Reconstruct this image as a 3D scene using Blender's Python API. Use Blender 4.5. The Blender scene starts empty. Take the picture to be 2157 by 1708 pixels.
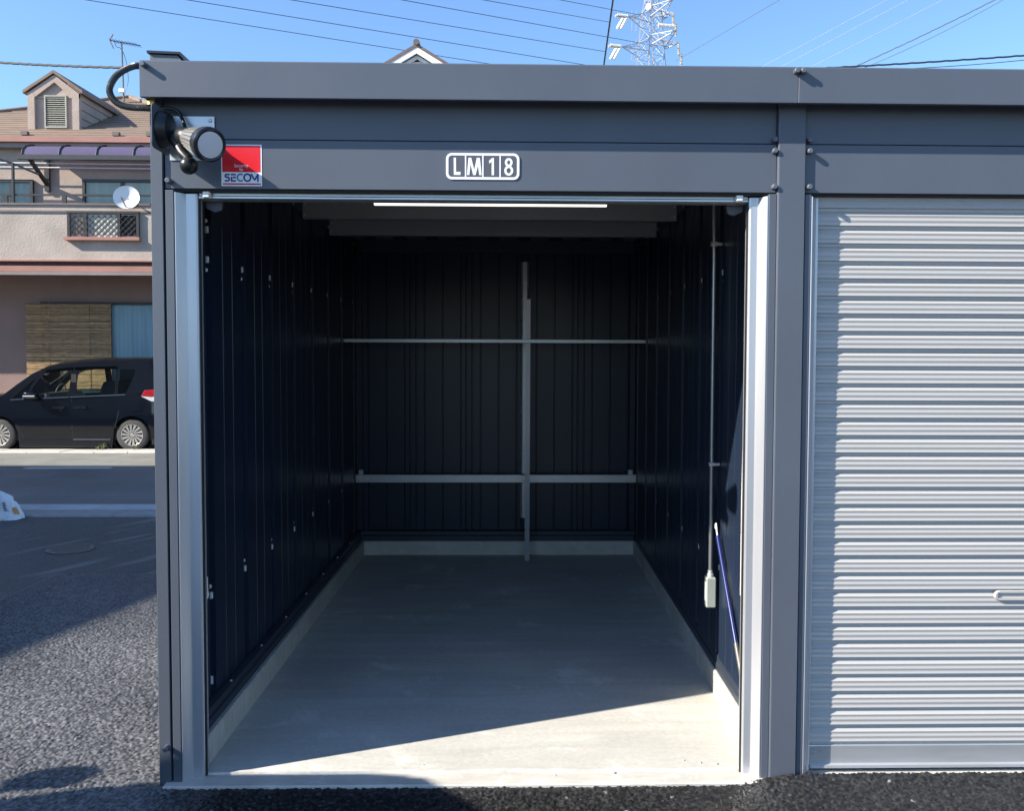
import bpy, bmesh, math, random
import numpy as np
from mathutils import Vector, Matrix
random.seed(7)
S = bpy.context.scene
COL = S.collection

# ------------------------------------------------------------------ camera, light, exposure
CAM = (0.1464, -3.1081, 1.6003)
YAW, PITCH, ROLL = 0.0205, 0.0415, 0.0034
FPX, CX, CY, WPX, HPX = 1802.83, 1121.79, 815.07, 2157.0, 1708.4
_cy, _sy, _cp, _sp = math.cos(YAW), math.sin(YAW), math.cos(PITCH), math.sin(PITCH)
_fw = Vector((_sy * _cp, _cy * _cp, -_sp))
_rt = Vector((_cy, -_sy, 0))
_up = _rt.cross(_fw)
cr, sr = math.cos(ROLL), math.sin(ROLL)
RT = _rt * cr + _up * sr
UP = -_rt * sr + _up * cr
cd = bpy.data.cameras.new('camera')
cd.sensor_fit = 'HORIZONTAL'
cd.sensor_width = 36
cd.lens = 36 * FPX / WPX
cd.shift_x = -(CX - WPX / 2) / WPX
cd.shift_y = (CY - HPX / 2) / WPX
cd.clip_start = 0.05
cd.clip_end = 2000
cam = bpy.data.objects.new('camera', cd)
COL.objects.link(cam)
R3 = Matrix((RT, UP, -_fw)).transposed()
cam.matrix_world = Matrix.Translation(CAM) @ R3.to_4x4()
S.camera = cam

SUN_DIR = Vector((1.0, 0.366, -0.67)).normalized()
sl = bpy.data.lights.new('sun', 'SUN')
sl.energy = 4.5
sl.angle = math.radians(0.5)
sl.color = (1.0, 0.925, 0.80)
sun = bpy.data.objects.new('sun', sl)
COL.objects.link(sun)
sun.rotation_euler = SUN_DIR.to_track_quat('-Z', 'Y').to_euler()
w = bpy.data.worlds.new('World')
S.world = w
w.use_nodes = True
nt = w.node_tree
sky = nt.nodes.new('ShaderNodeTexSky')
sky.sky_type = 'NISHITA'
sky.sun_disc = False
sky.sun_elevation = math.asin(-SUN_DIR.z)
sky.sun_rotation = math.atan2(-SUN_DIR.x, -SUN_DIR.y)
sky.air_density = 1.0
sky.dust_density = 0.2
sky.ozone_density = 6.0
nt.links.new(sky.outputs[0], nt.nodes['Background'].inputs[0])
nt.nodes['Background'].inputs[1].default_value = 0.112
S.view_settings.view_transform = 'Standard'
S.view_settings.look = 'None'
S.view_settings.gamma = 1
S.view_settings.exposure = 1.32

def at(x, y, Y):
    """point of the place at depth Y that the photograph shows at (x, y)"""
    v = RT * ((x - CX) / FPX) + UP * (-(y - CY) / FPX) + _fw
    return Vector(CAM) + v * ((Y - CAM[1]) / v.y)

SLOPE = 0.0213
def gz(Y):
    return -SLOPE * min(max(Y, 0.0), 16.0)

# ------------------------------------------------------------------ materials
def mat(name, col, rough=0.5, metal=0.0, var=0.0, vscale=6.0, bump=0.0, bscale=60.0, spec=0.5,
        stretch=(1, 1, 1), col2=None, rvar=0.0, coat=0.0, detail=6):
    m = bpy.data.materials.new(name)
    m.use_nodes = True
    t = m.node_tree
    b = t.nodes['Principled BSDF']
    b.inputs['Roughness'].default_value = rough
    b.inputs['Metallic'].default_value = metal
    b.inputs['Specular IOR Level'].default_value = spec
    b.inputs['Coat Weight'].default_value = coat
    b.inputs['Base Color'].default_value = (*col, 1)
    tc = t.nodes.new('ShaderNodeTexCoord')
    mp = t.nodes.new('ShaderNodeMapping')
    mp.inputs['Scale'].default_value = stretch
    t.links.new(tc.outputs['Object'], mp.inputs[0])
    if var or col2:
        n = t.nodes.new('ShaderNodeTexNoise')
        n.inputs['Scale'].default_value = vscale
        n.inputs['Detail'].default_value = detail
        n.inputs['Roughness'].default_value = 0.6
        t.links.new(mp.outputs[0], n.inputs['Vector'])
        r = t.nodes.new('ShaderNodeValToRGB')
        r.color_ramp.elements[0].position = 0.3
        r.color_ramp.elements[1].position = 0.7
        c2 = col2 or tuple(min(1, c * (1 + var)) for c in col)
        r.color_ramp.elements[0].color = (*[c * (1 - var) for c in col], 1)
        r.color_ramp.elements[1].color = (*c2, 1)
        t.links.new(n.outputs['Fac'], r.inputs[0])
        t.links.new(r.outputs[0], b.inputs['Base Color'])
    if rvar:
        n = t.nodes.new('ShaderNodeTexNoise')
        n.inputs['Scale'].default_value = vscale * 0.7
        n.inputs['Detail'].default_value = 5
        t.links.new(mp.outputs[0], n.inputs['Vector'])
        q = t.nodes.new('ShaderNodeMapRange')
        q.inputs['To Min'].default_value = max(0.02, rough - rvar)
        q.inputs['To Max'].default_value = min(1, rough + rvar)
        t.links.new(n.outputs['Fac'], q.inputs['Value'])
        t.links.new(q.outputs[0], b.inputs['Roughness'])
    if bump:
        n = t.nodes.new('ShaderNodeTexNoise')
        n.inputs['Scale'].default_value = bscale
        n.inputs['Detail'].default_value = 4
        t.links.new(mp.outputs[0], n.inputs['Vector'])
        bp = t.nodes.new('ShaderNodeBump')
        bp.inputs['Strength'].default_value = bump
        bp.inputs['Distance'].default_value = 0.01
        t.links.new(n.outputs['Fac'], bp.inputs['Height'])
        t.links.new(bp.outputs[0], b.inputs['Normal'])
    return m

def glass(name, tint, rough=0.02, ior=1.5):
    m = bpy.data.materials.new(name)
    m.use_nodes = True
    t = m.node_tree
    t.nodes.remove(t.nodes['Principled BSDF'])
    out = t.nodes['Material Output']
    tr = t.nodes.new('ShaderNodeBsdfTransparent')
    tr.inputs[0].default_value = (*tint, 1)
    gl = t.nodes.new('ShaderNodeBsdfGlossy')
    gl.inputs['Roughness'].default_value = rough
    fr = t.nodes.new('ShaderNodeFresnel')
    fr.inputs[0].default_value = ior
    mx = t.nodes.new('ShaderNodeMixShader')
    t.links.new(fr.outputs[0], mx.inputs[0])
    t.links.new(tr.outputs[0], mx.inputs[1])
    t.links.new(gl.outputs[0], mx.inputs[2])
    t.links.new(mx.outputs[0], out.inputs[0])
    return m

def emit(name, col, s):
    m = mat(name, (0.8, 0.8, 0.8), 0.4)
    b = m.node_tree.nodes['Principled BSDF']
    b.inputs['Emission Color'].default_value = (*col, 1)
    b.inputs['Emission Strength'].default_value = s
    return m

M = {}
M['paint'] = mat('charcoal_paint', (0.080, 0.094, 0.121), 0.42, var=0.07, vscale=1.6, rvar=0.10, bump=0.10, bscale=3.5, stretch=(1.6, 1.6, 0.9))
M['paint_in'] = mat('shaded_wall_sheet', (0.0125, 0.0210, 0.0415), 0.32, spec=0.32, var=0.05, vscale=2.5, rvar=0.06)  # darker than the sheet itself: the interior's shade is put into this colour
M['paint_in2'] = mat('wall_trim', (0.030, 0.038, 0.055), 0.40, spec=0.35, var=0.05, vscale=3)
M['beam'] = mat('purlin_paint', (0.30, 0.31, 0.30), 0.5, var=0.06, vscale=3)
M['roof_in'] = mat('roof_sheet', (0.14, 0.15, 0.165), 0.5, var=0.08, vscale=3)
M['alu'] = mat('anodised_aluminium', (0.50, 0.51, 0.54), 0.34, metal=0.55, var=0.07, vscale=3, rvar=0.05, stretch=(4, 4, 0.4))
M['slat'] = mat('shutter_steel', (0.400, 0.394, 0.385), 0.45, metal=0.05, var=0.04, vscale=1.6, rvar=0.06, stretch=(0.6, 1, 5))
M['bar'] = mat('shutter_bar', (0.52, 0.54, 0.56), 0.30, metal=0.6, var=0.14, vscale=3, rvar=0.14, stretch=(0.5, 1, 4))
M['zinc'] = mat('zinc', (0.62, 0.63, 0.63), 0.35, metal=0.45, var=0.08, vscale=18, rvar=0.1)
M['shelf'] = mat('shelf_steel', (0.46, 0.47, 0.49), 0.36, metal=0.5, var=0.05, vscale=4, rvar=0.08)
M['boltm'] = mat('bolt_paint', (0.09, 0.105, 0.13), 0.5, var=0.05)
M['black'] = mat('black_plastic', (0.012, 0.013, 0.015), 0.35, var=0.1, rvar=0.08)
M['rubber'] = mat('rubber', (0.014, 0.014, 0.014), 0.7, var=0.2)
M['white'] = mat('white_plastic', (0.78, 0.78, 0.76), 0.4, var=0.02)
M['cream'] = mat('cream_tape', (0.78, 0.75, 0.70), 0.55, var=0.03)
M['red'] = mat('red_print', (0.72, 0.008, 0.015), 0.35, var=0.02)
M['navy'] = mat('navy_print', (0.012, 0.03, 0.22), 0.4, var=0.02)
M['teal'] = mat('teal_print', (0.01, 0.26, 0.38), 0.4, var=0.02)
M['maroon'] = mat('red_line_print', (0.45, 0.03, 0.09), 0.4, var=0.02)
M['cell'] = mat('number_cell', (0.085, 0.09, 0.11), 0.45, var=0.03)
M['sticker'] = mat('sticker_white', (0.82, 0.82, 0.83), 0.4, var=0.02)
M['blue_rod'] = mat('blue_rod', (0.008, 0.018, 0.12), 0.25, var=0.05, coat=0.5)
M['steel_dark'] = mat('worn_steel', (0.14, 0.135, 0.125), 0.5, metal=0.5, var=0.15, vscale=30)
M['switch'] = mat('switch_box', (0.40, 0.44, 0.40), 0.45, metal=0.3, var=0.06, vscale=10)
M['led'] = emit('led_diffuser', (1.0, 0.96, 0.88), 0.6)
M['lens'] = mat('lamp_lens', (0.62, 0.60, 0.62), 0.35, var=0.02)

# concrete ---------------------------------------------------------
def concrete(name, base, dark, light, sc=1.0, patch=0.5):
    m = bpy.data.materials.new(name)
    m.use_nodes = True
    t = m.node_tree
    L = t.links
    b = t.nodes['Principled BSDF']
    b.inputs['Roughness'].default_value = 0.72
    b.inputs['Specular IOR Level'].default_value = 0.35
    tc = t.nodes.new('ShaderNodeTexCoord')
    def noise(s, d=8, r=0.6, dist=0.0):
        n = t.nodes.new('ShaderNodeTexNoise')
        n.inputs['Scale'].default_value = s * sc
        n.inputs['Detail'].default_value = d
        n.inputs['Roughness'].default_value = r
        n.inputs['Distortion'].default_value = dist
        L.new(tc.outputs['Object'], n.inputs['Vector'])
        return n.outputs['Fac']
    def ramp(src, p0, p1, c0, c1):
        r = t.nodes.new('ShaderNodeValToRGB')
        r.color_ramp.elements[0].position = p0
        r.color_ramp.elements[1].position = p1
        r.color_ramp.elements[0].color = (*c0, 1)
        r.color_ramp.elements[1].color = (*c1, 1)
        L.new(src, r.inputs[0])
        return r.outputs[0]
    def mix(f, a, c, mode='MIX'):
        x = t.nodes.new('ShaderNodeMix')
        x.data_type = 'RGBA'
        x.blend_type = mode
        if isinstance(f, float):
            x.inputs[0].default_value = f
        else:
            L.new(f, x.inputs[0])
        L.new(a, x.inputs[6])
        L.new(c, x.inputs[7])
        return x.outputs[2]
    c = ramp(noise(1.3, 7, 0.62), 0.32, 0.68, dark, base)
    g = ramp(noise(45, 4, 0.6), 0.3, 0.7, (0.42, 0.42, 0.42), (0.58, 0.58, 0.58))
    c = mix(0.45, c, g, 'OVERLAY')
    lt = t.nodes.new('ShaderNodeRGB')
    lt.outputs[0].default_value = (*light, 1)
    pf = ramp(noise(3.2, 9, 0.66, 0.4), 0.565, 0.635, (0, 0, 0), (patch,) * 3)
    c = mix(pf, c, lt.outputs[0])
    mp = t.nodes.new('ShaderNodeMapping')
    mp.inputs['Scale'].default_value = (0.5, 4.5, 1)
    mp.inputs['Rotation'].default_value = (0, 0, 0.35)
    L.new(tc.outputs['Object'], mp.inputs[0])
    tn = t.nodes.new('ShaderNodeTexNoise')
    tn.inputs['Scale'].default_value = 2.2 * sc
    tn.inputs['Detail'].default_value = 5
    tn.inputs['Distortion'].default_value = 0.8
    L.new(mp.outputs[0], tn.inputs['Vector'])
    c = mix(0.35, c, ramp(tn.outputs['Fac'], 0.35, 0.65, (0.40, 0.40, 0.40), (0.60, 0.60, 0.60)), 'OVERLAY')
    L.new(c, b.inputs['Base Color'])
    bp = t.nodes.new('ShaderNodeBump')
    bp.inputs['Strength'].default_value = 0.12
    bp.inputs['Distance'].default_value = 0.01
    L.new(noise(90, 5), bp.inputs['Height'])
    L.new(bp.outputs[0], b.inputs['Normal'])
    return m
M['floor'] = concrete('floor_concrete', (0.535, 0.525, 0.485), (0.43, 0.422, 0.392), (0.66, 0.645, 0.61), 1.0, 0.6)
M['kerbc'] = concrete('kerb_concrete', (0.54, 0.53, 0.475), (0.40, 0.39, 0.345), (0.58, 0.56, 0.50), 3.0, 0.6)
M['apron'] = concrete('apron_concrete', (0.54, 0.52, 0.475), (0.44, 0.425, 0.385), (0.66, 0.64, 0.58), 5.0, 0.5)
M['gutter'] = concrete('gutter_concrete', (0.235, 0.225, 0.195), (0.17, 0.165, 0.14), (0.28, 0.27, 0.24), 2.0, 0.3)
M['kerbstone'] = concrete('kerbstone_concrete', (0.52, 0.50, 0.45), (0.42, 0.40, 0.35), (0.6, 0.58, 0.52), 3.0, 0.3)
M['drainc'] = concrete('drain_concrete', (0.40, 0.40, 0.39), (0.30, 0.30, 0.29), (0.5, 0.5, 0.5), 2.0, 0.3)

def asphalt(name, lo, hi, stone=75.0, bumpd=0.006, marks=False):
    m = bpy.data.materials.new(name)
    m.use_nodes = True
    t = m.node_tree
    L = t.links
    b = t.nodes['Principled BSDF']
    b.inputs['Roughness'].default_value = 0.62
    b.inputs['Specular IOR Level'].default_value = 0.5
    tc = t.nodes.new('ShaderNodeTexCoord')
    v = t.nodes.new('ShaderNodeTexVoronoi')
    v.inputs['Scale'].default_value = stone
    L.new(tc.outputs['Object'], v.inputs['Vector'])
    sep = t.nodes.new('ShaderNodeSeparateColor')
    L.new(v.outputs['Color'], sep.inputs[0])
    r = t.nodes.new('ShaderNodeValToRGB')
    r.color_ramp.elements[0].color = (*lo, 1)
    r.color_ramp.elements[1].color = (*hi, 1)
    L.new(sep.outputs[0], r.inputs[0])
    n = t.nodes.new('ShaderNodeTexNoise')
    n.inputs['Scale'].default_value = 0.9
    n.inputs['Detail'].default_value = 7
    L.new(tc.outputs['Object'], n.inputs['Vector'])
    r2 = t.nodes.new('ShaderNodeValToRGB')
    r2.color_ramp.elements[0].position = 0.3
    r2.color_ramp.elements[1].position = 0.7
    r2.color_ramp.elements[0].color = (0.75, 0.75, 0.75, 1)
    r2.color_ramp.elements[1].color = (1.25, 1.25, 1.25, 1)
    L.new(n.outputs['Fac'], r2.inputs[0])
    x = t.nodes.new('ShaderNodeMix')
    x.data_type = 'RGBA'
    x.blend_type = 'MULTIPLY'
    x.inputs[0].default_value = 1
    L.new(r.outputs[0], x.inputs[6])
    L.new(r2.outputs[0], x.inputs[7])
    c = x.outputs[2]
    if marks:   # pale dusty tyre scuffs running across the lot
        mp = t.nodes.new('ShaderNodeMapping')
        mp.vector_type = 'TEXTURE'
        mp.inputs['Rotation'].default_value = (0, 0, math.radians(62))
        mp.inputs['Scale'].default_value = (1.6, 0.26, 1)
        L.new(tc.outputs['Object'], mp.inputs[0])
        n2 = t.nodes.new('ShaderNodeTexNoise')
        n2.inputs['Scale'].default_value = 1.6
        n2.inputs['Detail'].default_value = 3
        L.new(mp.outputs[0], n2.inputs['Vector'])
        r3 = t.nodes.new('ShaderNodeValToRGB')
        r3.color_ramp.elements[0].position = 0.57
        r3.color_ramp.elements[1].position = 0.69
        r3.color_ramp.elements[0].color = (0, 0, 0, 1)
        r3.color_ramp.elements[1].color = (0.42, 0.42, 0.42, 1)
        L.new(n2.outputs['Fac'], r3.inputs[0])
        y = t.nodes.new('ShaderNodeMix')
        y.data_type = 'RGBA'
        L.new(r3.outputs[0], y.inputs[0])
        L.new(c, y.inputs[6])
        y.inputs[7].default_value = (0.20, 0.20, 0.19, 1)
        c = y.outputs[2]
    L.new(c, b.inputs['Base Color'])
    bp = t.nodes.new('ShaderNodeBump')
    bp.inputs['Strength'].default_value = 0.9
    bp.inputs['Distance'].default_value = bumpd
    bp.invert = True
    L.new(v.outputs['Distance'], bp.inputs['Height'])
    L.new(bp.outputs[0], b.inputs['Normal'])
    return m
M['lot'] = asphalt('lot_asphalt', (0.022, 0.022, 0.022), (0.062, 0.061, 0.060), 75, 0.006, True)
M['road'] = asphalt('road_asphalt', (0.085, 0.083, 0.080), (0.125, 0.123, 0.118), 110, 0.003)

def stones_mat():
    m = bpy.data.materials.new('asphalt_stones')
    m.use_nodes = True
    t = m.node_tree
    b = t.nodes['Principled BSDF']
    a = t.nodes.new('ShaderNodeAttribute')
    a.attribute_name = 'tone'
    t.links.new(a.outputs['Color'], b.inputs['Base Color'])
    n = t.nodes.new('ShaderNodeTexNoise')
    n.inputs['Scale'].default_value = 40
    q = t.nodes.new('ShaderNodeMapRange')
    q.inputs['To Min'].default_value = 0.25
    q.inputs['To Max'].default_value = 0.65
    t.links.new(n.outputs['Fac'], q.inputs['Value'])
    t.links.new(q.outputs[0], b.inputs['Roughness'])
    return m
M['stones'] = stones_mat()

# ------------------------------------------------------------------ mesh helpers
def origin_of(p):
    v = Vector((0, 0, 0))
    while p is not None:
        v += p.location
        p = p.parent
    return v

class MB:
    def __init__(s):
        s.v, s.f = [], []
    def add(s, vs, fs):
        o = len(s.v)
        s.v += [tuple(x) for x in vs]
        s.f += [tuple(i + o for i in f) for f in fs]
        return s
    def box(s, x0, x1, y0, y1, z0, z1):
        return s.add([(x0, y0, z0), (x1, y0, z0), (x1, y1, z0), (x0, y1, z0), (x0, y0, z1), (x1, y0, z1), (x1, y1, z1), (x0, y1, z1)],
                     [(0, 3, 2, 1), (4, 5, 6, 7), (0, 1, 5, 4), (1, 2, 6, 5), (2, 3, 7, 6), (3, 0, 4, 7)])
    def prism(s, poly, a, b, axis='y'):
        """polygon in the two other axes (x,z for y; y,z for x; x,y for z) swept from a to b"""
        n = len(poly)
        def P(p, t):
            return {'y': (p[0], t, p[1]), 'x': (t, p[0], p[1]), 'z': (p[0], p[1], t)}[axis]
        s.add([P(p, a) for p in poly] + [P(p, b) for p in poly],
              [tuple(range(n))[::-1], tuple(range(n, 2 * n))] + [(i, (i + 1) % n, n + (i + 1) % n, n + i) for i in range(n)])
        return s
    def tube(s, pts, r, n=8, caps=True, closed=False):
        pts = [Vector(p) for p in pts]
        rs = r if isinstance(r, (list, tuple)) else [r] * len(pts)
        vs, fs = [], []
        up = None
        for i, p in enumerate(pts):
            if closed:
                d = pts[(i + 1) % len(pts)] - pts[i - 1]
            else:
                d = pts[min(i + 1, len(pts) - 1)] - pts[max(i - 1, 0)]
            d.normalize()
            if up is None:
                up = Vector((0, 0, 1)) if abs(d.z) < 0.9 else Vector((1, 0, 0))
            a = d.cross(up).normalized()
            up = a.cross(d).normalized()
            for k in range(n):
                t = 2 * math.pi * k / n + math.pi / n
                vs.append(p + (a * math.cos(t) + up * math.sin(t)) * rs[i])
        m = len(pts)
        for i in range(m if closed else m - 1):
            j = (i + 1) % m
            for k in range(n):
                fs.append((i * n + k, i * n + (k + 1) % n, j * n + (k + 1) % n, j * n + k))
        if caps and not closed:
            fs.append(tuple(range(n))[::-1])
            fs.append(tuple((m - 1) * n + k for k in range(n)))
        return s.add(vs, fs)
    def lathe(s, prof, c, axis, n=24, cap0=True, cap1=True):
        """profile (distance along axis, radius)"""
        ax = Vector(axis).normalized()
        u = ax.cross(Vector((0, 0, 1)) if abs(ax.z) < 0.9 else Vector((1, 0, 0))).normalized()
        v = ax.cross(u)
        vs, fs = [], []
        for d, r in prof:
            for k in range(n):
                t = 2 * math.pi * k / n
                vs.append(Vector(c) + ax * d + (u * math.cos(t) + v * math.sin(t)) * r)
        for i in range(len(prof) - 1):
            for k in range(n):
                fs.append((i * n + k, i * n + (k + 1) % n, (i + 1) * n + (k + 1) % n, (i + 1) * n + k))
        if cap0:
            fs.append(tuple(range(n))[::-1])
        if cap1:
            fs.append(tuple((len(prof) - 1) * n + k for k in range(n)))
        return s.add(vs, fs)
    def sheet(s, prof, a, b, axis='z'):
        """open profile polyline swept"""
        n = len(prof)
        def P(p, t):
            return {'y': (p[0], t, p[1]), 'x': (t, p[0], p[1]), 'z': (p[0], p[1], t)}[axis]
        return s.add([P(p, a) for p in prof] + [P(p, b) for p in prof], [(i, i + 1, n + i + 1, n + i) for i in range(n - 1)])
    def mesh(s, name, m, off=Vector((0, 0, 0)), bevel=0.0, smooth=False, segs=1):
        bm = bmesh.new()
        vs = [bm.verts.new(Vector(v) - off) for v in s.v]
        for f in s.f:
            try:
                bm.faces.new([vs[i] for i in f])
            except ValueError:
                pass
        bmesh.ops.recalc_face_normals(bm, faces=bm.faces)
        if bevel:
            es = [e for e in bm.edges if len(e.link_faces) == 2 and e.calc_face_angle(0) > 0.5]
            bmesh.ops.bevel(bm, geom=es, offset=bevel, segments=segs, affect='EDGES', clamp_overlap=True)
        me = bpy.data.meshes.new(name)
        bm.to_mesh(me)
        bm.free()
        if smooth:
            for p in me.polygons:
                p.use_smooth = True
            me.set_sharp_from_angle(angle=math.radians(38))
        me.materials.append(m)
        return me
    def build(s, name, m, parent=None, bevel=0.0, smooth=False, segs=1, loc=None):
        off = origin_of(parent)
        if loc is not None:
            off = Vector(loc)
        me = s.mesh(name, m, off, bevel, smooth, segs)
        o = bpy.data.objects.new(name, me)
        COL.objects.link(o)
        if parent is not None:
            o.parent = parent
        elif loc is not None:
            o.location = loc
        return o

def inst(name, me, parent, pos, rot=None):
    o = bpy.data.objects.new(name, me)
    COL.objects.link(o)
    o.parent = parent
    o.location = Vector(pos) - origin_of(parent)
    if rot:
        o.rotation_euler = rot
    return o

def thing(name, label, cat, loc=(0, 0, 0), group=None):
    o = bpy.data.objects.new(name, None)
    o.empty_display_size = 0.1
    COL.objects.link(o)
    o.location = loc
    return tag(o, label, cat, group)

def tag(o, label, cat, group=None):
    o['label'] = label
    o['category'] = cat
    if group:
        o['group'] = group
    return o

def struct(o):
    o['kind'] = 'structure'
    return o

def lab(o, label):
    o['label'] = label
    return o

def stroke(pts, wd, closed=False):
    """flat ribbon of width wd along 2D points, mitred; returns verts2d, faces"""
    n = len(pts)
    vs, fs = [], []
    for i in range(n):
        p = Vector(pts[i])
        if closed or 0 < i < n - 1:
            d0 = (p - Vector(pts[i - 1])).normalized()
            d1 = (Vector(pts[(i + 1) % n]) - p).normalized()
        elif i == 0:
            d0 = d1 = (Vector(pts[1]) - p).normalized()
        else:
            d0 = d1 = (p - Vector(pts[i - 1])).normalized()
        nn = Vector((-d0.y, d0.x)) + Vector((-d1.y, d1.x))
        nn.normalize()
        k = wd / 2 / max(0.4, nn.dot(Vector((-d0.y, d0.x))))
        vs += [p + nn * k, p - nn * k]
    for i in range(n if closed else n - 1):
        j = (i + 1) % n
        fs.append((2 * i, 2 * i + 1, 2 * j + 1, 2 * j))
    return vs, fs

def flat(mb, vf, x0, z0, sc, y):
    vs, fs = vf
    mb.add([(x0 + v[0] * sc[0], y, z0 + v[1] * sc[1]) for v in vs], fs)
    return mb

def arc(cx, cy, rx, ry, a0, a1, n=16):
    return [(cx + rx * math.cos(math.radians(a0 + (a1 - a0) * i / n)), cy + ry * math.sin(math.radians(a0 + (a1 - a0) * i / n))) for i in range(n + 1)]

def rrect(x0, x1, z0, z1, r, n=6):
    p = []
    for cx, cz, a in ((x1 - r, z1 - r, 0), (x0 + r, z1 - r, 90), (x0 + r, z0 + r, 180), (x1 - r, z0 + r, 270)):
        p += arc(cx, cz, r, r, a, a + 90, n)
    return p

def smooth01(x):
    x = min(1, max(0, x))
    return x * x * (3 - 2 * x)

# ================================================================== GROUND
mb = MB()
ys = [-150, 0, 16, 60, 500]
for i in range(4):
    a, b = ys[i], ys[i + 1]
    mb.add([(-400, a, gz(a) - 0.03), (400, a, gz(a) - 0.03), (400, b, gz(b) - 0.03), (-400, b, gz(b) - 0.03)], [(0, 1, 2, 3)])
M['dirt'] = mat('far_ground', (0.17, 0.155, 0.135), 0.85, var=0.25, vscale=0.5, bump=0.2, bscale=8)
struct(mb.build('ground', M['dirt']))

def strip(name, m, y0, y1, x0=-60, x1=60, dz=0.0):
    b = MB()
    cuts = [y0] + ([0.0] if y0 < 0 < y1 else []) + [y1]
    for a, c in zip(cuts[:-1], cuts[1:]):
        b.add([(x0, a, gz(a) + dz), (x1, a, gz(a) + dz), (x1, c, gz(c) + dz), (x0, c, gz(c) + dz)], [(0, 1, 2, 3)])
    return struct(b.build(name, m))
DR0, DR1, DR2, RD1, KB0, KB1 = 5.78, 6.17, 6.56, 10.51, 12.40, 12.93
strip('parking_lot', M['lot'], -40, DR0, -60, 60, -0.009)
strip('road', M['road'], DR2, RD1)
strip('gutter', M['gutter'], RD1, KB0, dz=0.001)
M['yard'] = mat('yard_concrete', (0.16, 0.155, 0.145), 0.85, var=0.25, vscale=1.5, bump=0.2, bscale=30)
strip('yard', M['yard'], KB1, 17.0, dz=-0.002)
strip('drain_base', M['drainc'], DR1, DR2, dz=0.004)

# kerb stones across the road, each one its own piece
kerb = thing('kerb', 'pale row of kerb stones along the far side of the road below the black van', 'kerb', (-8, KB0, gz(KB0)))
rk = random.Random(3)
x = -17.0
while x < -4.5:
    L_ = 0.598
    j = rk.uniform(-0.006, 0.006)
    MB().prism([(KB0 + 0.002 + j, gz(KB0) - 0.02), (KB1, gz(KB1) - 0.02), (KB1, gz(KB1) + 0.03 + j), (KB0 + 0.03 + j, gz(KB0) + 0.03 + j), (KB0 + 0.002 + j, gz(KB0) + 0.012)],
               x, x + L_ - 0.012, 'x').build('kerb_stone', M['kerbstone'], kerb)
    x += L_

# drain grating: each panel of the channel cover is a part
dr = thing('drain_channel', 'long steel drain grating set in concrete at the edge of the parking lot', 'drain', (-5, DR0, gz(DR0)))
M['grate'] = mat('galvanised_grate', (0.42, 0.43, 0.43), 0.5, metal=0.5, var=0.15, vscale=8)
MB().add([(-14, DR0, gz(DR0) - 0.012), (0, DR0, gz(DR0) - 0.012), (0, DR1, gz(DR1) - 0.012), (-14, DR1, gz(DR1) - 0.012)], [(0, 1, 2, 3)]).build('channel_bed', M['rubber'], dr)
for px in np.arange(-9.0, -2.4, 0.998):
    b = MB()
    for k in range(6):
        yy = DR0 + 0.012 + k * (DR1 - DR0 - 0.036) / 5
        b.box(px, px + 0.985, yy, yy + 0.014, gz(yy) - 0.01, gz(yy) + 0.008)
    for k in range(40):
        xx = px + 0.004 + k * 0.0248
        b.add([(xx, DR0 + 0.01, gz(DR0) + 0.006), (xx + 0.011, DR0 + 0.01, gz(DR0) + 0.006), (xx + 0.011, DR1 - 0.008, gz(DR1) + 0.006), (xx, DR1 - 0.008, gz(DR1) + 0.006)], [(0, 1, 2, 3)])
    b.build('grate_panel', M['grate'], dr)

# white painted dash on the road
ml = MB()
p0, p1 = at(277, 991, 10.2), at(330, 990, 10.2)
for k in range(2):
    xa = -7.35 - k * 6
    ml.add([(xa, 10.02, gz(10.02) + 0.004), (xa + 1.3, 10.06, gz(10.06) + 0.004), (xa + 1.3, 10.16, gz(10.16) + 0.004), (xa, 10.12, gz(10.12) + 0.004)], [(0, 1, 2, 3)])
M['lane'] = mat('lane_paint', (0.66, 0.66, 0.66), 0.6, var=0.2, vscale=14)
struct(ml.build('road_marking', M['lane']))

# manhole cover
mh = thing('manhole_cover', 'small round iron manhole cover in the shaded parking lot', 'manhole', (-3.626, 4.173, gz(4.17)))
b = MB()
zc = gz(4.17) - 0.006
b.lathe([(0, 0.185), (0.009, 0.185), (0.009, 0.168)], (-3.626, 4.173, zc), (0, 0, 1), 36, cap1=False)
b.build('rim', M['steel_dark'], mh)
b = MB()
b.lathe([(0, 0.166), (0.006, 0.166)], (-3.626, 4.173, zc), (0, 0, 1), 36)
cov = b.build('cover', M['steel_dark'], mh)
b = MB()
for i in range(-7, 8):
    for j in range(-7, 8):
        if i * i + j * j < 52 and (i + j) % 2 == 0:
            b.box(-3.626 + i * 0.021 - 0.008, -3.626 + i * 0.021 + 0.008, 4.173 + j * 0.021 - 0.008, 4.173 + j * 0.021 + 0.008, zc + 0.006, zc + 0.010)
b.build('tread', M['steel_dark'], cov)

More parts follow.
